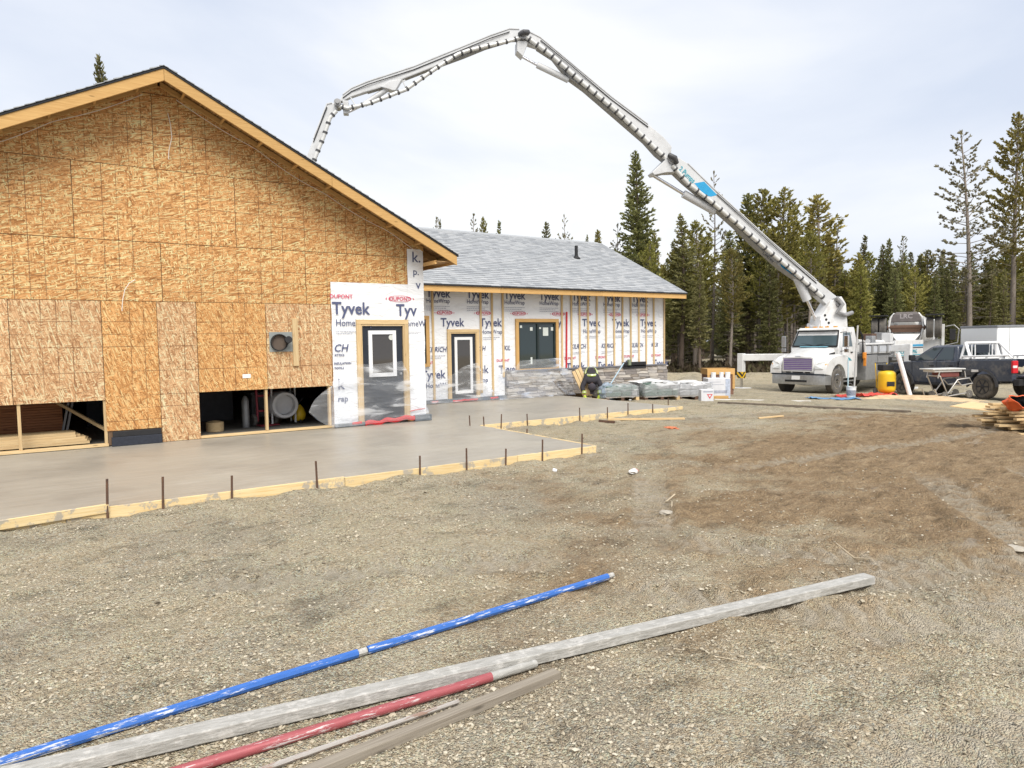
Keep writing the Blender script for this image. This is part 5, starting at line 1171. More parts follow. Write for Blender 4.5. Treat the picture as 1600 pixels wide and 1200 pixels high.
PROTO = {
 'spruce': [make_tree('spruce', 11+i, 12, 1.75+.25*(i % 2), (.07, .12, .16, .1)[i], .95, N_SPR, BARK) for i in range(4)],
 'narrow': [make_tree('spruce', 31+i, 12, 1.05+.2*i, (.15, .28, .36)[i], .92, N_SPR, BARK) for i in range(3)],
 'pine': [make_tree('pine', 51+i, 12, 1.5+.2*(i % 3), (.34, .42, .48, .4, .52)[i], .9, N_PIN, BARKG) for i in range(5)],
 'young': [make_tree('spruce', 91+i, 8, 1.5, .05, .95, N_PIN, BARK) for i in range(2)],
 'thin': [make_tree('thin', 71+i, 13, 2.0, (.42, .34, .3)[i], .95, N_OLD, BARKG, (.03, .0, -.02)[i], .2) for i in range(3)]}
# the tall hero pine and the dense hero spruce get their own meshes
PROTO['hero_spruce'] = [make_tree('spruce', 201, 14, 2.0, .04, 1.0, N_SPR, BARK, 0, .22)]
PROTO['hero_pine'] = [make_tree('thin', 214, 15, 2.8, .34, 1.0, N_OLD, BARKG, -.055, .2), make_tree('pine', 223, 16, 2.0, .36, .75, N_PIN, BARKG)]
KNAME = {'spruce': 'spruce_tree', 'narrow': 'spruce_tree', 'pine': 'pine_tree', 'young': 'young_conifer', 'thin': 'pine_tree', 'hero_spruce': 'spruce_tree', 'hero_pine': 'pine_tree'}
rt = random.Random(99)
def tree(kind, x, y, top, label, group, idx=None, wide=1.0):
    ps = PROTO[kind]; t_, c_, d_, H = ps[idx if idx is not None else rt.randrange(len(ps))]
    zb = zbase(x, y)-.1; s = (top-zb)/H
    o = empty(KNAME[kind], (x, y, zb), rt.uniform(0, 6.28), label, 'tree', group); o.scale = (s*wide, s*wide, s)
    place(t_, 'trunk', None, o); place(c_, 'crown', None, o)
    if d_: place(d_, 'dead_branch', None, o)
    return o
# (x, y, top height, kind, idx, width, label): trees whose tops one can pick out
HERO = [
 (23.0, 43.1, 10.0, 'thin', 2, 0.5, 'thin pine top showing beside the garage eave over the roof ridge'),
 (24.3, 44.7, 10.1, 'narrow', 0, 0.5, 'tiny dark spruce tip next to the garage eave'),
 (25.2, 41.7, 10.2, 'thin', 0, 0.65, 'sparse pine top over the left half of the grey roof'),
 (26.3, 42.1, 10.1, 'pine', 1, 0.5, 'greener pine top beside the sparse one over the grey roof'),
 (27.7, 42.4, 10.0, 'narrow', 0, 0.75, 'small dark spruce tip over the left half of the grey roof'),
 (30.5, 40.5, 9.9, 'narrow', 2, 0.8, 'dark spruce tip over the middle of the grey roof'),
 (30.9, 39.0, 10.2, 'thin', 1, 0.55, 'bare tufted pine top over the right half of the grey roof'),
 (32.8, 38.8, 8.9, 'narrow', 1, 0.6, 'tiny spruce tip just left of the right end of the ridge'),
 (33.5, 38.4, 9.2, 'young', 1, 0.7, 'stubby green conifer tip near the right end of the ridge'),
 (32.6, 35.3, 9.2, 'thin', 1, 0.7, 'thin grey pine just left of the tall dense spruce'),
 (3.28, 41.3, 16.0, 'spruce', 3, 0.55, 'conifer top poking above the garage roof'),
 (32.3, 33.5, 13.5, 'hero_spruce', 0, 1.08, 'tall dense spruce rising behind the right end of the grey roof'),
 (33.9, 33.3, 8.4, 'pine', 0, 0.8, 'slim pine tucked against the right side of the tall spruce'),
 (34.6, 31.6, 9.4, 'narrow', 1, 1.3, 'pointed spruce standing first right of the house roof'),
 (36.1, 31.8, 9.2, 'pine', 1, 1.2, 'leafy pine second right of the house roof'),
 (40.5, 34.0, 13.3, 'thin', 1, 0.6, 'tall thin pine whose top shows just above the boom'),
 (37.1, 29.9, 8.3, 'narrow', 0, 1.2, 'dark spruce right of the house partly under the boom'),
 (39.9, 30.6, 11.1, 'narrow', 2, 1.1, 'tall narrow spruce whose tip rises above the middle of the boom'),
 (40.6, 30.1, 11.3, 'pine', 2, 1.1, 'pine right of the boom with a sharp tip'),
 (40.9, 28.7, 11.2, 'pine', 3, 1.3, 'broad bright green pine behind the boom'),
 (43.5, 29.4, 10.9, 'thin', 2, 0.8, 'open pine between two bushy ones right of the boom'),
 (43.7, 28.0, 10.9, 'pine', 0, 1.5, 'bushy pine with a broad dark crown right of the boom'),
 (44.6, 27.2, 9.0, 'thin', 0, 0.8, 'loose branched pine at the right end of the tall group'),
 (44.0, 26.2, 5.8, 'young', 0, 1.2, 'bright young conifer above the cab of the pump truck'),
 (46.3, 26.1, 8.2, 'narrow', 0, 1.0, 'dark slender spruce standing alone above the pump deck'),
 (48.2, 26.0, 7.7, 'narrow', 1, 1.0, 'slender spruce left of the mixer'),
 (48.6, 25.7, 8.1, 'spruce', 1, 0.75, 'pointed spruce above the left booster wheel of the mixer'),
 (50.3, 25.8, 8.4, 'thin', 2, 0.8, 'open topped pine above the mixer plate'),
 (50.3, 24.5, 7.0, 'narrow', 2, 0.9, 'short spruce above the middle of the mixer'),
 (50.8, 24.1, 7.3, 'pine', 3, 1.1, 'rounded pine above the right booster wheel of the mixer'),
 (52.7, 24.1, 6.9, 'narrow', 0, 0.9, 'spiky spruce between the mixer and the tall leaning pine'),
 (52.1, 23.2, 6.9, 'narrow', 2, 0.95, 'short spiky spruce left of the tall leaning pine'),
 (53.9, 23.2, 6.7, 'thin', 1, 0.8, 'loose pine touching the tall leaning pine'),
 (49.4, 20.9, 14.3, 'hero_pine', 0, 1.0, 'tall leaning pine with open drooping branches above the trailer'),
 (52.8, 19.8, 15.6, 'hero_pine', 1, 1.0, 'tall green topped pine cut by the right edge of the picture'),
 (55.3, 21.1, 7.5, 'pine', 2, 1.1, 'green pine between the two tall pines at the right edge'),
]
for x, y, top, k, i, w_, lab in HERO: tree(k, x, y, top, lab, None, i, w_)
# the wood behind the trucks: rows from the right edge round behind the house
fc = Vector((math.cos(R(55.94)), math.sin(R(55.94)))); rc = Vector((fc.y, -fc.x))
placed = [(a[0], a[1]) for a in HERO]
rows = [(44, .20, .80, 1.35), (47.5, .19, .82, 1.4), (52, .18, .84, 1.5), (58, .17, .86, 1.7), (66, .15, .88, 1.9), (75, .13, .9, 2.0)]
for D, t0, t1, step in rows:
    lat = D*t0
    while lat < D*t1:
        p = fc*(D+rt.uniform(-1.4, 1.4))+rc*(lat+rt.uniform(-.5, .5)); f_ = lat/D
        lat += step*rt.uniform(.75, 1.25)
        if any(math.hypot(p.x-a, p.y-c) < .9 for a, c in placed): continue
        placed.append((p.x, p.y))
        if f_ < .45: k = rt.choice(('pine', 'pine', 'narrow', 'narrow', 'pine', 'spruce') if D < 60 else ('spruce', 'spruce', 'narrow')); hh_ = 1.65+D*rt.uniform(.095, .145)
        else: k = rt.choice(('young', 'pine', 'spruce', 'young', 'pine', 'narrow') if D < 60 else ('spruce', 'young', 'spruce')); hh_ = 1.65+D*rt.uniform(.078, .118)
        zone = f_ < .45
        tree(k, p.x, p.y, hh_, ('%s in the dense wood between the house and the boom' if zone else '%s in the dense wood behind the mixer and the pickup') % {'pine': 'bare stemmed pine', 'narrow': 'narrow dark spruce', 'spruce': 'full dark spruce', 'young': 'bright green young conifer'}[k],
             '%s trees of the wood, %s' % (k, 'near the boom' if zone else 'behind the trucks'))
# scattered trees hidden behind the house
for k in range(10):
    p = fc*rt.uniform(48, 58)+rc*rt.uniform(-26, 6)
    tree(rt.choice(('narrow', 'pine', 'spruce')), p.x, p.y, rt.uniform(6.0, 7.6), 'conifer of the wood far behind the house', 'conifers behind the house')
# understorey brush along the foot of the wood: one mass
bb = MB(); r_ = random.Random(5)
for _ in range(5200):
    D = 41.5+9*r_.random(); lat = D*r_.uniform(.17, .8); p = fc*D+rc*lat; z = zbase(p.x, p.y)
    s = r_.uniform(.15, .5)
    tuft(bb, Vector((p.x, p.y, z+r_.uniform(0, .75)**2)), Vector((r_.uniform(-.5, .5), r_.uniform(-.5, .5), 1)).normalized(), s, r_, 3)
BR = needle_mat('brush_brown', (.07, .05, .035), (.13, .095, .062), (.17, .15, .08))
o = bb.build('brush', BR); o['kind'] = 'stuff'; tag(o, 'brown dead brush along the foot of the wood', 'brush')
# deep wood filling the gaps between the stems: one far mass
bb = MB()
for _ in range(9000):
    D = r_.uniform(78, 92); lat = D*r_.uniform(-.35, 1.0); p = fc*D+rc*lat; z = r_.random()**1.4*(6.5 if lat > .4*D else 7.5)
    tuft(bb, Vector((p.x, p.y, z-.6)), Vector((r_.uniform(-1, 1), r_.uniform(-1, 1), .6)).normalized(), r_.uniform(.8, 1.7), r_, 2)
o = bb.build('distant_wood', needle_mat('far_needles', (.108, .112, .068), (.185, .188, .105), (.278, .262, .150))); o['kind'] = 'stuff'; tag(o, 'far dark wood showing between the nearer stems', 'wood')
# low earth bank in front of the wood
b = MB(); n = 70; vs = []
for j in range(9):
    for i in range(n+1):
        D = 37+j*.9; lat = D*(.16+.70*i/n); p = fc*D+rc*lat; prof_ = math.sin(math.pi*j/8)**1.2
        vs.append((p.x, p.y, zbase(p.x, p.y)-.12+prof_*(.42+.3*noise.noise(Vector((i*.35, j*.4, 1))))))
b.add(vs, [(j*(n+1)+i, j*(n+1)+i+1, (j+1)*(n+1)+i+1, (j+1)*(n+1)+i) for j in range(8) for i in range(n)])
o = b.build('earth_bank', GROUND, smooth=180); o['kind'] = 'structure'
# ------------------------------------------------------------------ tools in the foreground
def chipped(name, paint, under, amount=.5, sc=(4.5, 40, 40)):
    h = base(name, .45, .1, .4)
    co = h.n('ShaderNodeMapping', {0: h.co, 'Scale': sc}).outputs[0]
    n1_ = h.n('ShaderNodeTexNoise', {0: co, 'Scale': 1.6, 'Detail': 8.0, 'Roughness': .72}).outputs[0]
    n2_ = h.n('ShaderNodeTexNoise', {0: h.co, 'Scale': .8, 'Detail': 2.0}).outputs[0]
    f = h.ramp(h.math('ADD', n1_, h.math('MULTIPLY', h.math('SUBTRACT', n2_, .5), .3)), [(amount, 0.0), (amount+.03, 1.0)])
    sh = h.mix(h.n('ShaderNodeTexNoise', {0: co, 'Scale': 4.0}).outputs[0], paint, tuple(x*.6 for x in paint))
    h.t.links.new(h.mix(f, sh, under), h.p.inputs['Base Color']); bump(h, f, .2, .002); return h.m
BLUEP = chipped('chipped_blue_paint', (.05, .17, .55), (.58, .60, .64), .565)
REDP = chipped('chipped_red_paint', (.40, .10, .11), (.54, .46, .45), .58)
ALU = mat('cement_smeared_aluminium', (.430, .421, .396), .7, .15, var=.3, scale=5, c2=(.310, .301, .275), dirt=((.568, .550, .516), 16, .5, .7), stretch=(1.5, 6, 6), bumps=.4, bscale=9)
WOODG = wood('weathered_grey_lumber', (.310, .275, .224), (.198, .168, .133), 0, .9)
OLDST = chipped('flaking_white_stick', (.482, .447, .413), (.284, .189, .146), .52)
def rod(name, p, q, mb_fn, mats, label, cat, z=0.0, **k):
    """thing lying on the ground from p to q, built along its own x axis"""
    P = Vector((p[0], p[1], z+zground(*p))); Q = Vector((q[0], q[1], z+zground(*q))); l = (Q-P).length
    o = empty(name, P, 0, label, cat); o.rotation_euler = (Q-P).to_track_quat('X', 'Z').to_euler(); mb_fn(o, l); return o
def blue_fn(o, l):
    cuts = [0, l-3.86, l-1.98, l]
    for a, c in zip(cuts, cuts[1:]):
        b = MB(); b.tube([(a+.004, 0, 0), (a+.02, 0, 0), (c-.06, 0, 0), (c-.055, 0, 0)], [.022, .0245, .0245, .022], 8); b.build('pole_section', BLUEP, o)
        b = MB(); b.tube([(c-.055, 0, 0), (c-.002, 0, 0)], .0205, 8); b.build('swaged_joint', ALU, o)
rod('float_pole', (-1.9, 3.47), (3.45, 3.81), blue_fn, None, 'long chipped blue bull float pole lying on the gravel', 'pole', z=.03)
def screed_fn(o, l):
    b = MB(); b.box(0, -.048, -.028, l, .048, .03); s = b.build('screed_bar', ALU, o, bevel=.005)
    b = MB(); b.box(l, -.042, -.022, l+.004, .042, .024); b.build('end_cap', WPLAST, o)
rod('screed_board', (-1.3, 3.57), (4.86, 2.665), screed_fn, None, 'long grey aluminium screed beam smeared with cement', 'screed', z=.044)
def red_fn(o, l):
    b = MB(); b.tube([(0, 0, 0), (l-.28, 0, 0)], .0245, 10); b.build('pole_section', REDP, o, smooth=50)
    b = MB(); b.tube([(l-.28, 0, 0), (l-.27, 0, 0), (l-.01, 0, 0), (l, 0, 0)], [.0245, .023, .023, .019], 10); b.build('bare_tip', ALU, o, smooth=50)
rod('float_pole', (-.9, 3.13), (2.16, 3.0), red_fn, None, 'chipped red pole with a bare grey tip beside the screed beam', 'pole', z=.03)
def wood_fn(o, l): b = MB(); b.box(0, -.03, -.022, l, .03, .022); b.build('timber', WOODG, o, bevel=.004)
rod('timber', (-.3, 2.69), (2.19, 2.855), wood_fn, None, 'weathered grey timber nearest the camera beside the red pole', 'timber', z=.02)
def stick_fn(o, l): b = MB(); b.tube([(0, 0, 0), (l*.5, .004, .002), (l, 0, 0)], [.012, .012, .0105], 7); b.build('handle', OLDST, o, smooth=50)
rod('stick', (.25, 2.88), (1.63, 2.915), stick_fn, None, 'thin flaking white stick between red pole and grey timber', 'stick', z=.02)
# ------------------------------------------------------------------ litter and boards on the gravel
def crumple(name, x, y, sx, sy, sz, m, label, cat, seed=0, zoff=0):
    b_ = bmesh.new(); bmesh.ops.create_icosphere(b_, subdivisions=3, radius=1)
    for v in b_.verts:
        k = 1+.35*noise.noise(v.co*1.8+Vector((seed, 0, 0)))+.22*noise.noise(v.co*4.5+Vector((0, seed, 0))); v.co = Vector((v.co.x*sx*k, v.co.y*sy*k, v.co.z*sz*k))
    me = bpy.data.meshes.new(name); b_.to_mesh(me); b_.free()
    for m__ in (m if isinstance(m, list) else [m]): me.materials.append(m__)
    if isinstance(m, list):
        for p in me.polygons: p.material_index = 1 if p.center.x > sx*.25 else 0
    o = place(me, name, loc=(x, y, zground(x, y)+sz*.6+zoff), rot=(0, 0, seed)); tag(o, label, cat); return o
crumple('crumpled_packet', 6.38, 6.64, .085, .05, .035, [mat('packet_white', (.72, .70, .68), .5), mat('packet_red', (.6, .12, .1), .5)], 'crumpled red and white packet on the gravel', 'packet', .4)
crumple('rag', 10.16, 9.54, .15, .09, .04, mat('orange_rag', (.64, .2, .09), .8, var=.4), 'small orange rag on the ground beyond the slab corner', 'rag', 2.1)
b = MB(); b.lathe([(.03, 0), (.034, .02), (.03, .035)], 12); o = b.build('cap', WPLAST, loc=(5.71, 7.46, zground(5.71, 7.46)), rot=(.4, .1, 0)); tag(o, 'small pale cap on the gravel near the slab', 'cap')
SILT = mat('pale_silt_lump', (.430, .391, .327), .95, var=.3, scale=30, bumps=.5)
for i, (x, y, r_, lab) in enumerate(((6.62, 2.42, .08, 'flat pale silt lump at the right edge of the picture'), (5.18, 4.93, .07, 'flat pale lump beside a twig in mid yard'))): lump('silt_lump', x, y, r_, SILT, lab, 'lump')
TWIG = mat('bleached_twig', (.5, .42, .3), .9, var=.3)
def wire(pts, r_, label, cat, name='twig'):
    b = MB(); b.tube([(x, y, zground(x, y)+r_+dz) for x, y, dz in pts], r_, 5); o = b.build(name, TWIG, smooth=60); tag(o, label, cat)
wire([(5.36, 5.02, .0), (5.45, 5.1, .03), (5.46, 5.2, .05), (5.6, 5.2, .06)], .009, 'bleached forked twig in the middle of the yard', 'twig')
wire([(5.49, 3.3, 0), (5.42, 3.1, .015), (5.46, 2.98, .02), (5.3, 2.8, 0)], .005, 'curved pale twig below the soil patch', 'twig')
wire([(2.93, 2.72, 0), (3.1, 2.5, .006), (3.25, 2.28, .004), (3.38, 2.15, 0)], .003, 'fine straight straw beyond the screed beam', 'straw', 'straw')
def plank(p, q, w, t, m, label, cat='board', z=None, name='board'):
    P = Vector((p[0], p[1], (z if z is not None else zground(*p))+t*.5)); Q = Vector((q[0], q[1], (z if z is not None else zground(*q))+t*.5)); l = (Q-P).length
    b = MB(); b.box(0, -w/2, -t/2, l, w/2, t/2); o = b.build(name, m, loc=P, bevel=.003); o.rotation_euler = (Q-P).to_track_quat('X', 'Z').to_euler(); tag(o, label, cat); return o
plank((15.1, 12.5), (17.9, 8.85), .09, .05, mat('dark_old_board', (.16, .13, .10), .9, var=.4), 'long grey board lying on the ground in front of the pump truck')
plank((13.0, 9.65), (13.45, 9.35), .09, .03, PALE[0], 'short pale offcut alone on the ground before the pump truck')
plank((10.1, 11.29), (11.5, 10.4), .06, .04, PALE[0], 'thin pale strip on the gravel beside the farther form')
plank((9.9, 11.35), (10.08, 11.05), .05, .05, RUST, 'short dark bar lying at the end of the pale strip', 'bar')
plank((17.0, 14.2), (19.5, 12.6), .05, .03, WHITE, 'thin white strip on the ground before the outrigger foot', 'strip')
# ------------------------------------------------------------------ lumber pile at the right edge
LP = empty('lumber_pile', (14.35, 5.62, -.13), R(-34), 'loose pile of pale framing lumber at the right edge', 'lumber')
rl = random.Random(21)
rowsL = [(.0, -.62, .09, 0.0), (.0, -.4, .09, .35), (.0, -.15, .1, .2), (.0, .1, .09, .05), (.0, .35, .09, .3), (.055, -.5, .09, .62), (.055, -.25, .09, .1), (.055, 0.05, .14, .28), (.055, .3, .09, 0), (.11, -.45, .09, .3), (.11, -.2, .14, -.1), (.11, .1, .09, .15), (.11, .3, .09, .0), (.17, -.4, .14, .22), (.17, -.1, .09, .0), (.17, .15, .14, -.18), (.23, -.35, .09, .12), (.23, 0, .14, .02), (.23, .28, .09, -.2), (.29, -.3, .14, .1), (.29, .1, .14, -.1), (.35, -.28, .14, .06), (.35, 0.08, .19, .12), (.41, -.2, .14, .0), (.41, .12, .14, -.05), (.46, -.1, .19, .1), (.46, .15, .14, .02)]
for z, y, w, x0 in rowsL:
    b = MB(); b.box(0, -w/2, 0, rl.uniform(3.0, 3.8), w/2, .04); b.build('board', PALE[0], LP, loc=(x0, y, z+rl.uniform(0, .006)), rot=(rl.uniform(-.02, .02), rl.uniform(-.008, .008), rl.uniform(-.06, .06)), bevel=.003)
b = MB(); b.prism([(-.55, -.1), (.35, -.55), (.9, .2), (.2, .45)], lambda a, c, t: (a, c, t), 0, .015); b.build('plywood_offcut', PALE[0], LP, loc=(-.05, .45, .40), rot=(.12, .06, 0))
BAG = mat('orange_bag', (.72, .12, .03), .5, var=.25, scale=8)
b = MB(); prof_ = []
secs = []
for k in range(7):
    v = k/6; s_ = []
    for j in range(20):
        a = 2*math.pi*j/20; rr_ = 1+.16*math.sin(3*a+k)+.08*math.sin(5*a-k*.7)
        s_.append((.17*rr_*math.cos(a)*(1+.1*v), .11*rr_*math.sin(a)*(1+.1*v), .2*v+.03*math.sin(2*a)*v))
    secs.append(s_)
loft(b, secs, 0, False); inner = [[(x*.86, y*.84, z-.005) for x, y, z in s_] for s_ in reversed(secs[2:])]
loft(b, [secs[-1]]+inner[:1], 0, False); loft(b, inner, 1, False); n0 = len(b.v); b.add([inner[-1][j] for j in range(20)], [tuple(range(20))], 1); b.add(secs[0], [tuple(range(20))], 0)
o = b.build('tool_bag', [BAG, BLACK], loc=(14.29, 5.33, .36), rot=(1.0, .2, R(-30)), smooth=60); tag(o, 'orange bag with black lining slumped on the lumber pile', 'bag')
b = MB(); b.bar((0, 0, 0), (1.2, 0, .02), .05, .04); o = b.build('strap', BLACK, loc=(14.42, 5.24, .44), rot=(0, 0, R(-34))); tag(o, 'black strap trailing from the orange bag', 'strap')
# ------------------------------------------------------------------ yard tools near the trucks
AC = empty('air_compressor', (24.46, 12.93, zground(24.46, 12.93)), R(235), 'yellow upright air compressor in front of the pump truck', 'compressor')
b = MB(); b.lathe([(.02, .08), (.2, .10), (.27, .17), (.285, .24), (.285, .72), (.27, .80), (.2, .86), (.02, .885)], 28); tank = b.build('tank', YEL, AC, smooth=45)
b = MB(); b.box(.272, -.13, .34, .292, .13, .5); b.build('label_plate', BLACK, tank, bevel=.01)
b = MB(); b.tube([(0, 0, .03), (0, 0, .1)], .03, 8); b.build('drain', STEEL, AC)
for s in (-1, 1):
    wheel(AC, (-.33, s*.22, .13), .13, .06, s, GREY); b = MB(); b.tube([(-.28, s*.2, .15), (-.34, s*.2, .7), (-.42, s*.2, 1.12)], .018, 8); b.build('handle_tube', YEL, AC, smooth=60)
b = MB(); b.tube([(-.42, -.2, 1.12), (-.42, .2, 1.12)], .02, 8); b.build('grip', BLACK, AC); b = MB(); b.box(-.3, -.2, .86, .12, .2, 1.08); b.build('motor', BLACK, AC, bevel=.04)
b = MB(); b.tube([(.05, .1, .02), (.05, .1, .1)], .02, 6); b.build('foot', BLACK, AC)
b = MB(); b.tube([(0, 0, 0), (.08, .42, 1.45)], .075, 16); o = b.build('plastic_pipe', WPLAST, loc=(24.6, 12.2, zground(24.6, 12.2)+.03), rot=(.02, -.1, R(20)), smooth=40); tag(o, 'white plastic pipe leaning beside the yellow compressor', 'pipe')
SW = empty('saw_stand', (25.75, 11.55, zground(25.75, 11.55)), R(-22), 'folding saw stand on wheels in front of the pickup', 'saw stand')
TUBE = mat('worn_silver_tube', (.6, .58, .55), .35, .6, var=.25)
for y in (-.28, .28):
    b = MB(); b.tube([(-.75, y, .32), (-.62, y, .02), (.55, y, .16), (.72, y, .1)], .022, 8); b.tube([(-.55, y, .75), (-.25, y, .14), (.15, y, .62), (.62, y, .66), (.75, y, .48), (.3, y, .42), (.12, y, .6)], .022, 8); b.build('frame_tube', TUBE, SW, smooth=60)
    wheel(SW, (.62, y, .12), .13, .06, 1 if y > 0 else -1, STEEL); wheel(SW, (-.35, y, .1), .12, .06, 1 if y > 0 else -1, STEEL)
for x, z in ((-.55, .75), (.62, .66), (-.62, .03), (.3, .42)): b = MB(); b.tube([(x, -.28, z), (x, .28, z)], .02, 8); b.build('cross_tube', TUBE, SW, smooth=60)
b = MB(); b.box(-.85, -.3, .96, .45, .3, 1.0); b.box(-.75, -.25, .88, .35, .25, .955); b.build('table_top', mat('saw_table', (.6, .6, .58), .5, var=.2), SW, bevel=.01)
b = MB(); b.box(-.45, -.2, .7, .3, .2, .88); b.build('saw_body', mat('saw_red', (.2, .06, .05), .5, var=.4), SW, bevel=.03)
b = MB(); b.box(.35, -.22, .72, .8, .22, .95); b.build('motor_housing', BLACK, SW, bevel=.04)
b = MB(); b.box(.72, -.25, .86, 1.0, .25, .93); b.build('side_table', TUBE, SW)
for x in (-.6, .5):
    for y in (-.24, .24): b = MB(); b.bar((x, y, .68), (x*.9, y, .9), .03, .03); b.build('post', TUBE, SW)
# sawdust
b_ = bmesh.new(); bmesh.ops.create_grid(b_, x_segments=60, y_segments=40, size=1)
for v in b_.verts:
    r2 = math.hypot(v.co.x, v.co.y); e_ = max(0, 1-r2-.45*noise.noise(Vector((v.co.x*3, v.co.y*3, 1))))
    v.co.x *= 2.3; v.co.y *= 1.25; x, y = v.co.x*.83+v.co.y*.56+24.2, -v.co.x*.56+v.co.y*.83+11.6
    v.co = Vector((x, y, zground(x, y)-.02+.085*smooth01(e_*1.6)+.012*noise.noise(Vector((x*6, y*6, 0)))))
me = bpy.data.meshes.new('sawdust'); b_.to_mesh(me); b_.free(); me.materials.append(mat('sawdust', (.60, .45, .27), .95, var=.3, scale=4, c2=(.42, .30, .18), bumps=.4, bscale=60)); me.polygons.foreach_set('use_smooth', [True]*len(me.polygons))
o = place(me, 'sawdust'); o['kind'] = 'stuff'; tag(o, 'spread of pale sawdust around the saw stand', 'sawdust')
# bucket, poles, tarps
BK = empty('bucket', (22.0, 12.78, zground(22, 12.78)), 0, 'white bucket with printed label by the front wheel of the pump truck', 'bucket')
b = MB(); b.lathe([(.125, 0), (.15, .36), (.16, .36), (.16, .38), (.15, .38), (.143, .36), (.12, .02)], 24); b.build('pail', WPLAST, BK, smooth=40)
b = MB(); b.lathe([(.141, .1), (.1495, .27)], 24); b.build('label_band', mat('bucket_print', (.35, .36, .42), .5, var=.6, scale=30), BK, smooth=40)
b = MB(); b.tube([(.16*math.cos(R(a)), .05, .37+.12*math.sin(R(a))) for a in range(0, 181, 20)], .006, 5); b.build('bail', STEEL, BK)
b = MB(); b.tube([(0, 0, 0), (.35, .1, 2.35)], .028, 8); o = b.build('pole', TUBE, loc=(22.08, 12.74, zground(22, 12.78)+.02), smooth=50); tag(o, 'silver pole leaning up from the white bucket', 'pole')
b = MB(); b.tube([(0, 0, 0), (.02, .02, 1.25)], .02, 8); o = b.build('pole', mat('pale_blue_handle', (.45, .6, .66), .4), loc=(21.95, 12.86, zground(22, 12.78)+.02), smooth=50); tag(o, 'short pale blue handle standing in the white bucket', 'pole')
def drape(name, cx_, cy_, lx, ly, rot, m, label, seed, hgt=.06):
    b_ = bmesh.new(); bmesh.ops.create_grid(b_, x_segments=44, y_segments=18, size=1); cs, sn = math.cos(rot), math.sin(rot)
    for v in b_.verts:
        px, py = v.co.x*lx*(1+.15*noise.noise(Vector((v.co.y*3, seed, 0)))), v.co.y*ly*(1+.3*noise.noise(Vector((v.co.x*2, seed, 4)))); x, y = cx_+px*cs-py*sn, cy_+px*sn+py*cs
        v.co = Vector((x, y, zground(x, y)+.012+hgt*abs(noise.fractal(Vector((px*2.4, py*5, seed)), 1, 2, 3))))
    me = bpy.data.meshes.new(name); b_.to_mesh(me); b_.free(); me.materials.append(m); me.polygons.foreach_set('use_smooth', [True]*len(me.polygons)); o = place(me, name); tag(o, label, 'tarp'); return o
drape('tarp', 21.2, 12.9, .75, .35, R(-40), mat('blue_tarp', (.12, .26, .45), .5, var=.3, scale=9), 'flattened blue tarp beside the white bucket', 1)
drape('tarp', 23.3, 13.0, 1.25, .32, R(-12), mat('red_tarp', (.68, .07, .05), .5, var=.3, scale=9), 'long crumpled red tarp right of the white bucket', 5, .16)
# ------------------------------------------------------------------ wrapped pallets and boxes by the house corner
WRAPF = film('shrink_wrap', .42, (.88, .89, .9))
GRNB = mat('dark_green_bags', (.10, .16, .13), .55, var=.4, scale=3); GRYB = mat('grey_stone_boxes', (.36, .36, .36), .8, var=.4, scale=6)
def pallet(x, y, rz, L_, W_, H_, m, label, seed):
    z = zground(x, y); P = empty('wrapped_pallet', (x, y, z), rz, label, 'pallet', 'wrapped pallets by the house')
    for i in range(5): b = MB(); b.box(-L_/2, -W_/2+i*(W_-.1)/4, .10, L_/2, -W_/2+i*(W_-.1)/4+.1, .125); b.build('deck_slat', WOODG, P)
    for xx in (-L_/2, -.05, L_/2-.1): b = MB(); b.box(xx, -W_/2+.002, .0, xx+.1, W_/2-.002, .098); b.build('bearer', RUST if xx < 0 else PALE[1], P)
    r_ = random.Random(seed); zz = .128
    for lay_ in range(2):
        xx = -L_/2+.03
        while xx < L_/2-.1:
            l = min(r_.uniform(.3, .5), L_/2-xx-.02)
            for yy in (-1, 1): b = MB(); b.box(xx, -.0+(-W_/2+.03 if yy < 0 else .01), zz, xx+l-.015, (-.01 if yy < 0 else W_/2-.03), zz+H_/2-.02); b.build('carton', m if r_.random() > .35 else GRYB, P, bevel=.03)
            xx += l
        zz += H_/2-.012
    b = MB(); secs = []; n = 44
    for k, zf in enumerate((.02, .3, .6, .92, 1.02, 1.06)):
        s_ = []; sc_ = (1.03, 1.04, 1.03, 1.0, .8, .3)[k]
        for j in range(n):
            a = 2*math.pi*j/n; ex = max(-1, min(1, 1.35*math.cos(a))); ey = max(-1, min(1, 1.35*math.sin(a))); q = 1+.09*noise.noise(Vector((a*3, zf*6, seed)))
            s_.append((ex*L_/2*sc_*q, ey*W_/2*sc_*q, (.1+H_*zf)+.09*noise.noise(Vector((ex*3, ey*3, seed+zf)))))
        secs.append(s_)
    loft(b, secs, 0, False); b.add(secs[-1], [tuple(range(n))]); b.build('shrink_wrap', WRAPF, P, smooth=180)
    return P
pallet(13.75, 15.05, R(-14), 1.05, .9, .33, GRNB, 'low shrink wrapped pallet beside the kneeling worker', 2)
pallet(15.0, 14.75, R(-15), 1.15, .95, .42, GRNB, 'middle shrink wrapped pallet of dark green cartons', 5)
pallet(16.35, 14.7, R(-14), 1.2, 1.0, .38, GRYB, 'right shrink wrapped pallet of grey cartons before the stone base', 9)
CLOTHW = mat('white_poly_sheet', (.636, .636, .628), .45, var=.12, scale=5)
for i, (x, y, lx, z0, lab) in enumerate(((14.9, 14.8, .62, .5, 'white plastic sheet bunched on the middle pallet'), (16.3, 14.7, .6, .46, 'white plastic sheet thrown over the right pallet'))):
    crumple('plastic_sheet', x, y, lx, .45, .09, CLOTHW, lab, 'plastic sheet', 1.0+i*2, z0-.05).rotation_euler = (0, 0, R(-15))
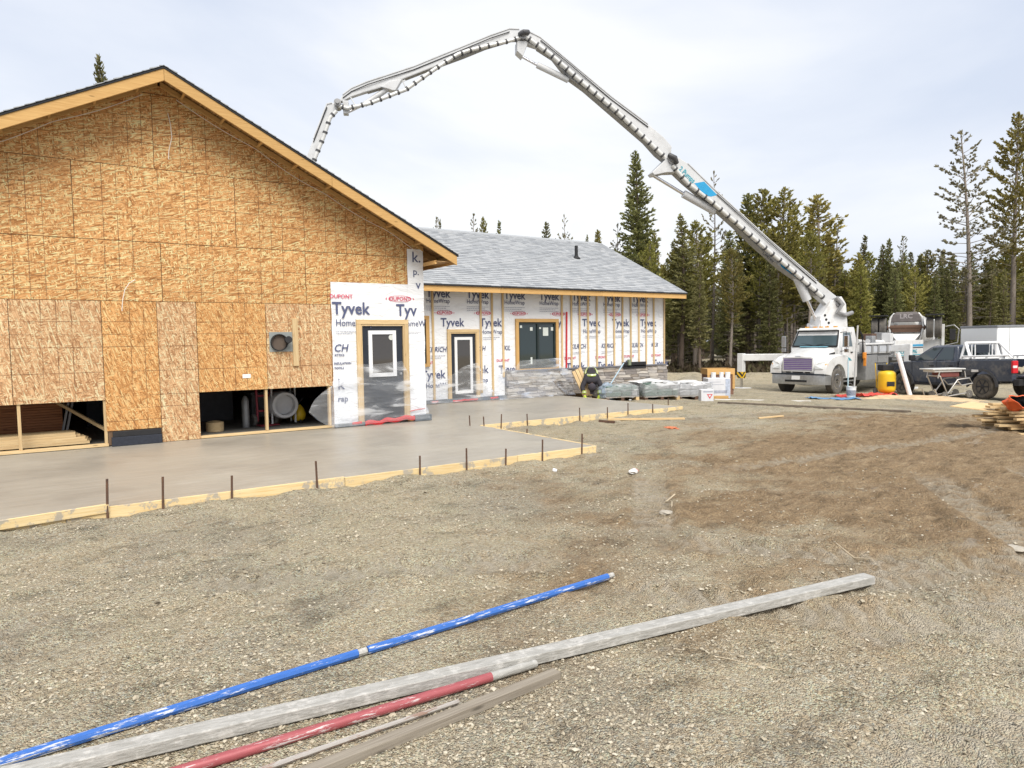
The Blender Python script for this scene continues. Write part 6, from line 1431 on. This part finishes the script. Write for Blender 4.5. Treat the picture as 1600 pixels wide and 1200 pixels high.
crumple('clear_bag', 13.35, 14.95, .26, .22, .26, film('blue_clear_bag', .5, (.55, .68, .85)), 'bluish clear plastic bag next to the worker', 'bag', 3.3, .05)
plank((13.68, 14.36), (13.70, 14.38), .05, .05, WPLAST, 'white stick standing upright before the pallets', 'stick', name='stick').rotation_euler = (0, R(-86), R(20))
def box_thing(name, x, y, rz, sx, sy, sz, m, label, cat, z=None):
    o = empty(name, (x, y, z if z is not None else zground(x, y)), rz, label, cat)
    b = MB(); b.box(-sx/2, -sy/2, 0, sx/2, sy/2, sz); b.build('carton', m, o, bevel=.012); return o
CARD = mat('white_carton', (.636, .645, .671), .6, var=.12, scale=6)
wb = box_thing('white_carton', 18.0, 14.95, R(-32), .72, .55, .62, CARD, 'large white carton stacked with small tubs near the house corner', 'box')
for k, z in enumerate((.15, .42, .5)): b = MB(); b.box(-.3, -.279, z, .25-.1*k, -.276, z+(.012 if k else .09)); b.build('print', mat('grey_print', (.42, .44, .52), .6, var=.4, scale=20), wb)
b = MB(); b.box(.2, -.27, .0, .34, -.279, .6); b.build('printed_side', mat('blue_print', (.5, .56, .68), .6, var=.4, scale=14), wb)
rb = box_thing('white_carton', 15.95, 13.62, R(-34), .36, .3, .34, CARD, 'small white carton with a red triangle mark on the ground', 'box')
b = MB(); b.add([(-.02, -.153, .21), (.15, -.153, .21), (.065, -.153, .07)], [(0, 2, 1)]); b.add([(.02, -.1545, .19), (.11, -.1545, .19), (.065, -.1545, .12)], [(0, 2, 1)], 1); b.build('red_mark', [mat('mark_red', (.62, .05, .06), .6), CARD], rb)
b = MB(); b.box(-.12, -.152, .26, .15, -.1505, .30); b.build('print', bpy.data.materials['grey_print'], rb)
for i, (x, y, r_, lab) in enumerate(((17.85, 14.95, .07, 'small white tub on the left of the large white carton'), (18.12, 14.85, .06, 'white tub at the middle of the large white carton top'), (18.3, 14.75, .075, 'blue lidded white tub on the right of the carton top'))):
    b = MB(); b.lathe([(r_, 0), (r_*1.1, .15), (r_*1.15, .15), (r_*1.15, .18)], 16); o = b.build('tub', WPLAST, loc=(x, y, zground(18.0, 14.95)+.62), smooth=40); tag(o, lab, 'tub', 'tubs on the carton')
CR = empty('open_crate', (19.8, 16.4, zground(19.8, 16.4)), R(-32), 'brown crate with orange wood rim behind the white carton', 'crate')
b = MB(); b.box(-.45, -.35, 0, .45, .35, .78); b.build('crate_body', mat('brown_crate', (.24, .13, .09), .8, var=.3), CR)
for bx in ((-.48, -.38, .7, .48, -.352, .9), (-.48, .352, .7, .48, .38, .9), (-.48, -.351, .7, -.452, .351, .9), (.452, -.351, .7, .48, .351, .9), (-.48, -.39, .2, -.4, -.352, .7), (.4, -.39, .2, .48, -.352, .7)): b = MB(); b.box(*bx); b.build('rim_board', PINE[0], CR)
crumple('rubbish_bag', 17.25, 15.0, .32, .24, .2, BLACK, 'black rubbish bag between the pallet and the white carton', 'bag', 5.0)
plank((17.2, 14.55), (17.75, 14.3), .1, .09, PINE[0], 'short orange timber block in front of the black bag', 'block')
b = MB(); b.box(-.5, -.1, 0, .5, .1, .04); o = b.build('spirit_level', BLACK, loc=(15.75, 16.36, .795), rot=(R(90), 0, 0)); tag(o, 'black bar lying on the stone cap', 'bar')
b = MB(); b.box(-.05, -.04, 0, .05, .04, .18); o = b.build('caulk_tube', mat('olive_tube', (.22, .26, .17), .6), loc=(15.5, 16.31, .795)); tag(o, 'small olive can standing on the stone cap', 'can')
# boards leaning by the worker, blue handle
for i, dx in enumerate((0, .11, .21)):
    b = MB(); b.box(-.045, -.019, 0, .045, .019, .78+.05*i); o = b.build('leaning_board', PALE[2], loc=(13.0+dx, 15.52-.02*i, .01), rot=(-.30, -.33+.02*i, R(-15))); tag(o, ('left', 'middle', 'right')[i]+' pale board leaning against the film left of the worker', 'board', 'boards leaning by the worker')
b = MB(); b.tube([(0, 0, 0), (.62, -.1, .82)], .018, 7); o = b.build('broom', mat('pale_blue_tool', (.42, .56, .66), .5), loc=(13.7, 15.4, .1), smooth=50); tag(o, 'pale blue broom pole slanting up right of the worker', 'pole')

# ------------------------------------------------------------------ stored things seen through the garage openings
ST = empty('lumber_stack', (-2.7, 13.42, .03), 0, 'pale studs stacked on the garage floor behind the left opening', 'lumber')
for lay_ in range(5):
    for k in range(5):
        b = MB(); l = 3.45-.06*lay_-rl.uniform(0, .12); b.box(0, 0, 0, l, .088, .038); b.build('stud', PALE[0], ST, loc=(0, k*.093, lay_*.0395+.02))
S2 = empty('lumber_stack', (-2.8, 14.7, .0), 0, 'tall stack of reddish boards deeper in the garage', 'lumber')
RW = wood('reddish_boards', (.50, .22, .10), (.34, .13, .06), 0)
for lay_ in range(18):
    for k in range(4): b = MB(); b.box(0, 0, 0, 1.2, .2, .04); b.build('board', RW, S2, loc=(1.95+(k % 2)*.0, k*.21, .05+lay_*.045)); 
    b = MB(); b.box(0, 0, 0, 1.6, .4, .04); b.build('board', RW, S2, loc=(.2, .1, .05+lay_*.045))
b = MB(); b.bar((.05, 14.5, .85), (.95, 13.6, .22), .04, .05); o = b.build('brace', PALE[0]); tag(o, 'brown brace slanting across the left garage opening', 'brace')
for i, dx in enumerate((0, .06)):
    b = MB(); b.bar((.30+dx, 14.2, .05), (.50+dx, 14.25, 1.0), .03, .03); o = b.build('stick', GREY); tag(o, ('left', 'right')[i]+' of two grey sticks leaning inside the left garage opening', 'stick')
HT = empty('hand_truck', (3.62, 14.35, .004), R(10), 'red hand truck standing inside the garage beside the drum', 'hand truck')
HR = mat('dark_red_paint', (.30, .03, .05), .5, var=.3)
for y in (-.02, .28): b = MB(); b.tube([(0+y, 0, .1), (0+y, .05, 1.15)], .022, 8); b.build('rail', HR, HT)
for z in (.3, .6, .9): b = MB(); b.bar((-.02, .02, z), (.28, .02, z), .03, .04); b.build('rung', HR, HT)
b = MB(); b.box(-.06, -.25, .02, .32, .02, .035); b.build('toe_plate', HR, HT)
for x in (-.08, .36): w_ = MB(); w_.lathe([(.04, -.03), (.11, -.035), (.125, 0), (.11, .035), (.04, .03)], 20, Matrix.Translation((x, .06, .125)) @ Matrix.Rotation(R(90), 4, 'Y')); w_.build('wheel', TYRE, HT, smooth=45)
DF = empty('drum_heater', (4.05, 14.25, .004), 0, 'pale grey round drum heater inside the right garage opening', 'heater')
b = MB(); b.lathe([(.12, -.28), (.25, -.25), (.275, -.1), (.275, .2), (.25, .26), (.2, .26), (.19, .1)], 26, Matrix.Translation((0, 0, .42)) @ Matrix.Rotation(R(90), 4, 'X') @ Matrix.Rotation(R(0), 4, 'Y')); b.build('drum', mat('heater_grey', (.55, .55, .56), .5, var=.2), DF, smooth=45)
b = MB(); b.tube([(-.22, -.1, .05), (-.22, -.1, .78), (.24, -.1, .78), (.24, -.1, .05)], .02, 8); b.tube([(-.22, .2, .05), (-.22, .2, .78), (.24, .2, .78), (.24, .2, .05)], .02, 8); b.build('cradle', mat('cradle_white', (.6, .6, .6), .5), DF)
YT = empty('yellow_tool', (4.42, 14.35, .004), 0, 'small yellow powered tool on the garage floor right of the drum', 'tool')
b = MB(); b.lathe([(.06, 0), (.12, .04), (.14, .14), (.10, .26), (.04, .33)], 16, Matrix.Translation((0, 0, .05))); b.build('housing', YEL, YT, smooth=45); b = MB(); b.tube([(0, -.12, .02), (0, 0, .42), (.1, .05, .5)], .02, 7); b.build('handle', BLACK, YT)
for i, (x, y, r_, h_, m, lab) in enumerate(((3.36, 14.3, .07, .62, GREY, 'grey gas bottle left of the red hand truck'), (2.75, 14.1, .16, .2, PALE[0], 'pale tub on the garage floor near the opening corner'))):
    b = MB(); b.lathe([(r_*.96, 0), (r_, .02), (r_, h_*.85), (r_*.6, h_*.96), (r_*.3, h_)], 18); o = b.build('gas_bottle' if i == 0 else 'tub', m, loc=(x, y, .006), smooth=45); tag(o, lab, 'gas bottle' if i == 0 else 'tub')
for i, (x, y, z, sx, sy, sz, m, lab) in enumerate(((2.9, 16.2, 0, 1.2, .5, .62, DGREY, 'dark workbench shape deep in the garage'), (4.4, 16.5, 0, .9, .6, .5, GREY, 'grey crate deep in the garage behind the drum'), (1.3, 16.8, 0, 1.0, .5, .55, NAVY, 'dark blue chest deep in the garage left side'))):
    o = box_thing('storage_box', x, y, 0, sx, sy, sz, m, lab, 'box', .004)
    b = MB(); b.box(-sx/2-.02, -sy/2-.02, sz, sx/2+.02, sy/2+.02, sz+.05); b.build('lid', m, o, bevel=.01)
# ------------------------------------------------------------------ the worker, bent over by the stone base
def skin_mesh(verts, edges, radii, root, subs=2):
    me = bpy.data.meshes.new('s'); me.from_pydata([tuple(v) for v in verts], edges, []); o = bpy.data.objects.new('s', me); col.objects.link(o)
    m = o.modifiers.new('skin', 'SKIN'); m.use_smooth_shade = True
    for i, r_ in enumerate(radii):
        sv_ = me.skin_vertices[0].data[i]; sv_.radius = (r_, r_) if not isinstance(r_, tuple) else r_; sv_.use_root = (i == root)
    sb = o.modifiers.new('sub', 'SUBSURF'); sb.levels = subs; sb.render_levels = subs
    dg = bpy.context.evaluated_depsgraph_get(); out = bpy.data.meshes.new_from_object(o.evaluated_get(dg)); bpy.data.objects.remove(o); bpy.data.meshes.remove(me)
    for p in out.polygons: p.use_smooth = True
    return out
PW = empty('person', (13.28, 15.55, -.115), R(232), 'person in dark jacket with lime reflective bands bent low over work', 'person')
JK = mat('dark_jacket', (.035, .033, .04), .85, var=.3, scale=14, bumps=.3, bscale=12); TR = mat('dark_trousers', (.10, .105, .125), .85, var=.3, scale=10, bumps=.3, bscale=10)
LIME = mat('lime_band', (.50, .62, .08), .5, var=.1); SILV = mat('silver_band', (.62, .62, .6), .3, .3, var=.1); GLV = mat('lime_glove', (.48, .60, .06), .7, var=.2); SKN = mat('skin', (.50, .27, .20), .55, var=.15, scale=8); HAT = mat('dark_cap', (.04, .035, .045), .8)
# local: +x forward (towards the viewer), y left, z up. kneeling, torso bent forward, arms reaching down
bodyV = [(-.20, 0, .74), (-.06, 0, .79), (.13, 0, .70), (.25, 0, .58),
         (.33, 0, .49),
         (.24, .18, .58), (.33, .28, .38), (.42, .20, .19),
         (.24, -.18, .58), (.33, -.28, .38), (.42, -.20, .19),
         (-.22, .12, .70), (-.02, .17, .42), (-.16, .18, .09), (-.14, .18, .06),
         (-.22, -.12, .70), (-.04, -.17, .42), (-.18, -.18, .09), (-.16, -.18, .06)]
bodyE = [(0, 1), (1, 2), (2, 3), (3, 4), (3, 5), (5, 6), (6, 7), (3, 8), (8, 9), (9, 10), (0, 11), (11, 12), (12, 13), (13, 14), (0, 15), (15, 16), (16, 17), (17, 18)]
bodyR = [.165, (.17, .15), (.2, .16), (.17, .14), .075, .095, .072, .052, .095, .072, .052, .125, .095, .07, .06, .125, .095, .07, .06]
me = skin_mesh(bodyV, bodyE, bodyR, 0); me.materials.clear(); me.materials.append(JK); me.materials.append(TR)
for p in me.polygons:
    c = p.center; p.material_index = 1 if (c.z < .68 and c.x < .16) else 0
place(me, 'body', None, PW)
# head looking down, with cap
hb = bmesh.new(); bmesh.ops.create_uvsphere(hb, u_segments=20, v_segments=14, radius=.105)
for v in hb.verts:
    v.co.z *= 1.22; v.co.x *= 1.06; v.co.y *= .92
    if v.co.x > .07 and abs(v.co.y) < .03 and -.05 < v.co.z < .02: v.co.x += .025      # nose
    if v.co.x > .05 and abs(abs(v.co.y)-.04) < .02 and .0 < v.co.z < .035: v.co.x -= .012   # eye sockets
    if v.co.z < -.09: v.co.x += .015
hm = bpy.data.meshes.new('head'); hb.to_mesh(hm); hb.free(); hm.materials.append(SKN); hm.polygons.foreach_set('use_smooth', [True]*len(hm.polygons))
hd = place(hm, 'head', None, PW, (.42, .0, .40), (0, R(95), 0))
cb_ = MB(); cb_.lathe([(.112, .02), (.116, .06), (.10, .11), (.06, .14), (.01, .15)], 20); cb_.prism([(.09, -.07), (.2, -.05), (.215, 0), (.2, .05), (.09, .07)], lambda a, c, t: (a, c, t), .025, .037); cb_.build('cap', HAT, hd, smooth=50)
for s in (-1, 1):
    b = MB(); b.lathe([(.005, 0), (.022, .006), (.028, .014)], 10, Matrix.Translation((0, s*.098, -.01)) @ Matrix.Rotation(R(-90*s), 4, 'X')); b.build('ear', SKN, hd, smooth=60)
    b = MB(); b.lathe([(.004, 0), (.009, .004), (.004, .008)], 8, Matrix.Translation((.096, s*.038, .014)) @ Matrix.Rotation(R(90), 4, 'Y')); b.build('eye', BLACK, hd)
b = MB(); b.box(.092, -.025, -.062, .104, .025, -.056); b.build('mouth', mat('lips', (.35, .13, .11), .6), hd)
# reflective bands: loop over the back and around chest
def band(name, pts, w, m, parent):
    b = MB(); P_ = [Vector(p) for p in pts]; vs = []; n = len(P_)
    for i, p in enumerate(P_):
        d = (P_[(i+1) % n]-P_[i-1]).normalized(); nrm = (p-Vector((-.02, 0, .62))).normalized(); s_ = d.cross(nrm).normalized()*w/2; vs += [p-s_, p+s_]
    b.add(vs, [(2*i, 2*i+1, 2*((i+1) % n)+1, 2*((i+1) % n)) for i in range(n)]); return b.build(name, m, parent, smooth=180)
_c = Vector((.06, 0, .735)); _a = Vector((.80, 0, -.60)); _n = Vector((.60, 0, .80))
def ring(k, up): return [_c+_a*(.21*k*math.sin(t)+.02)+Vector((0, .165*k*math.cos(t), 0))+_n*(.165+up-.075*math.cos(t)**2) for t in [2*math.pi*q/32 for q in range(32)]]
band('lime_stripe', ring(1.0, .0), .06, LIME, PW); band('silver_stripe', ring(1.0, .008), .024, SILV, PW)
def hand(parent, wrist, dirn, side, m):
    W_ = Vector(wrist); D_ = Vector(dirn).normalized(); S_ = D_.cross(Vector((1, 0, .2))).normalized()*side; N_ = S_.cross(D_).normalized()
    V = [W_, W_+D_*.05, W_+D_*.09]; E = [(0, 1), (1, 2)]; Rr = [(.026, .03), (.04, .024), (.042, .02)]
    for k, (o_, l) in enumerate(((-.033, .062), (-.011, .072), (.011, .068), (.032, .054))):
        i = len(V); a = W_+D_*.10+S_*o_; V += [a, a+D_*l*.5+N_*.008, a+D_*l*.85+N_*.032]; E += [(2, i), (i, i+1), (i+1, i+2)]; Rr += [.0105, .0095, .0085]
    i = len(V); a = W_+D_*.045-S_*.045; V += [a, a+D_*.03-S_*.022+N_*.012, a+D_*.058-S_*.026+N_*.024]; E += [(1, i), (i, i+1), (i+1, i+2)]; Rr += [.013, .0115, .010]
    me = skin_mesh(V, E, Rr, 0, 1); me.materials.clear(); me.materials.append(m); return place(me, 'hand', None, parent)
hand(PW, (.43, .195, .175), (.4, -.1, -1), 1, GLV); hand(PW, (.43, -.195, .175), (.4, .1, -1), -1, GLV)
for y, x in ((.215, .42), (-.215, .42)):
    for z0, m in ((.21, LIME), (.235, SILV), (.26, LIME)):
        b = MB(); b.tube([(x-.012, y, z0), (x-.018, y, z0+.022)], .064, 14); b.build('cuff_band', m, PW, smooth=40)
for y, x in ((.18, -.15), (-.18, -.17)):
    b = MB(); loft(b, [[(x-.10, y-.045, 0), (x+.16, y-.05, 0), (x+.2, y, 0), (x+.16, y+.05, 0), (x-.10, y+.045, 0)], [(x-.10, y-.045, .07), (x+.1, y-.05, .08), (x+.17, y, .05), (x+.1, y+.05, .08), (x-.10, y+.045, .07)]]); b.build('boot', BLACK, PW, bevel=.02)
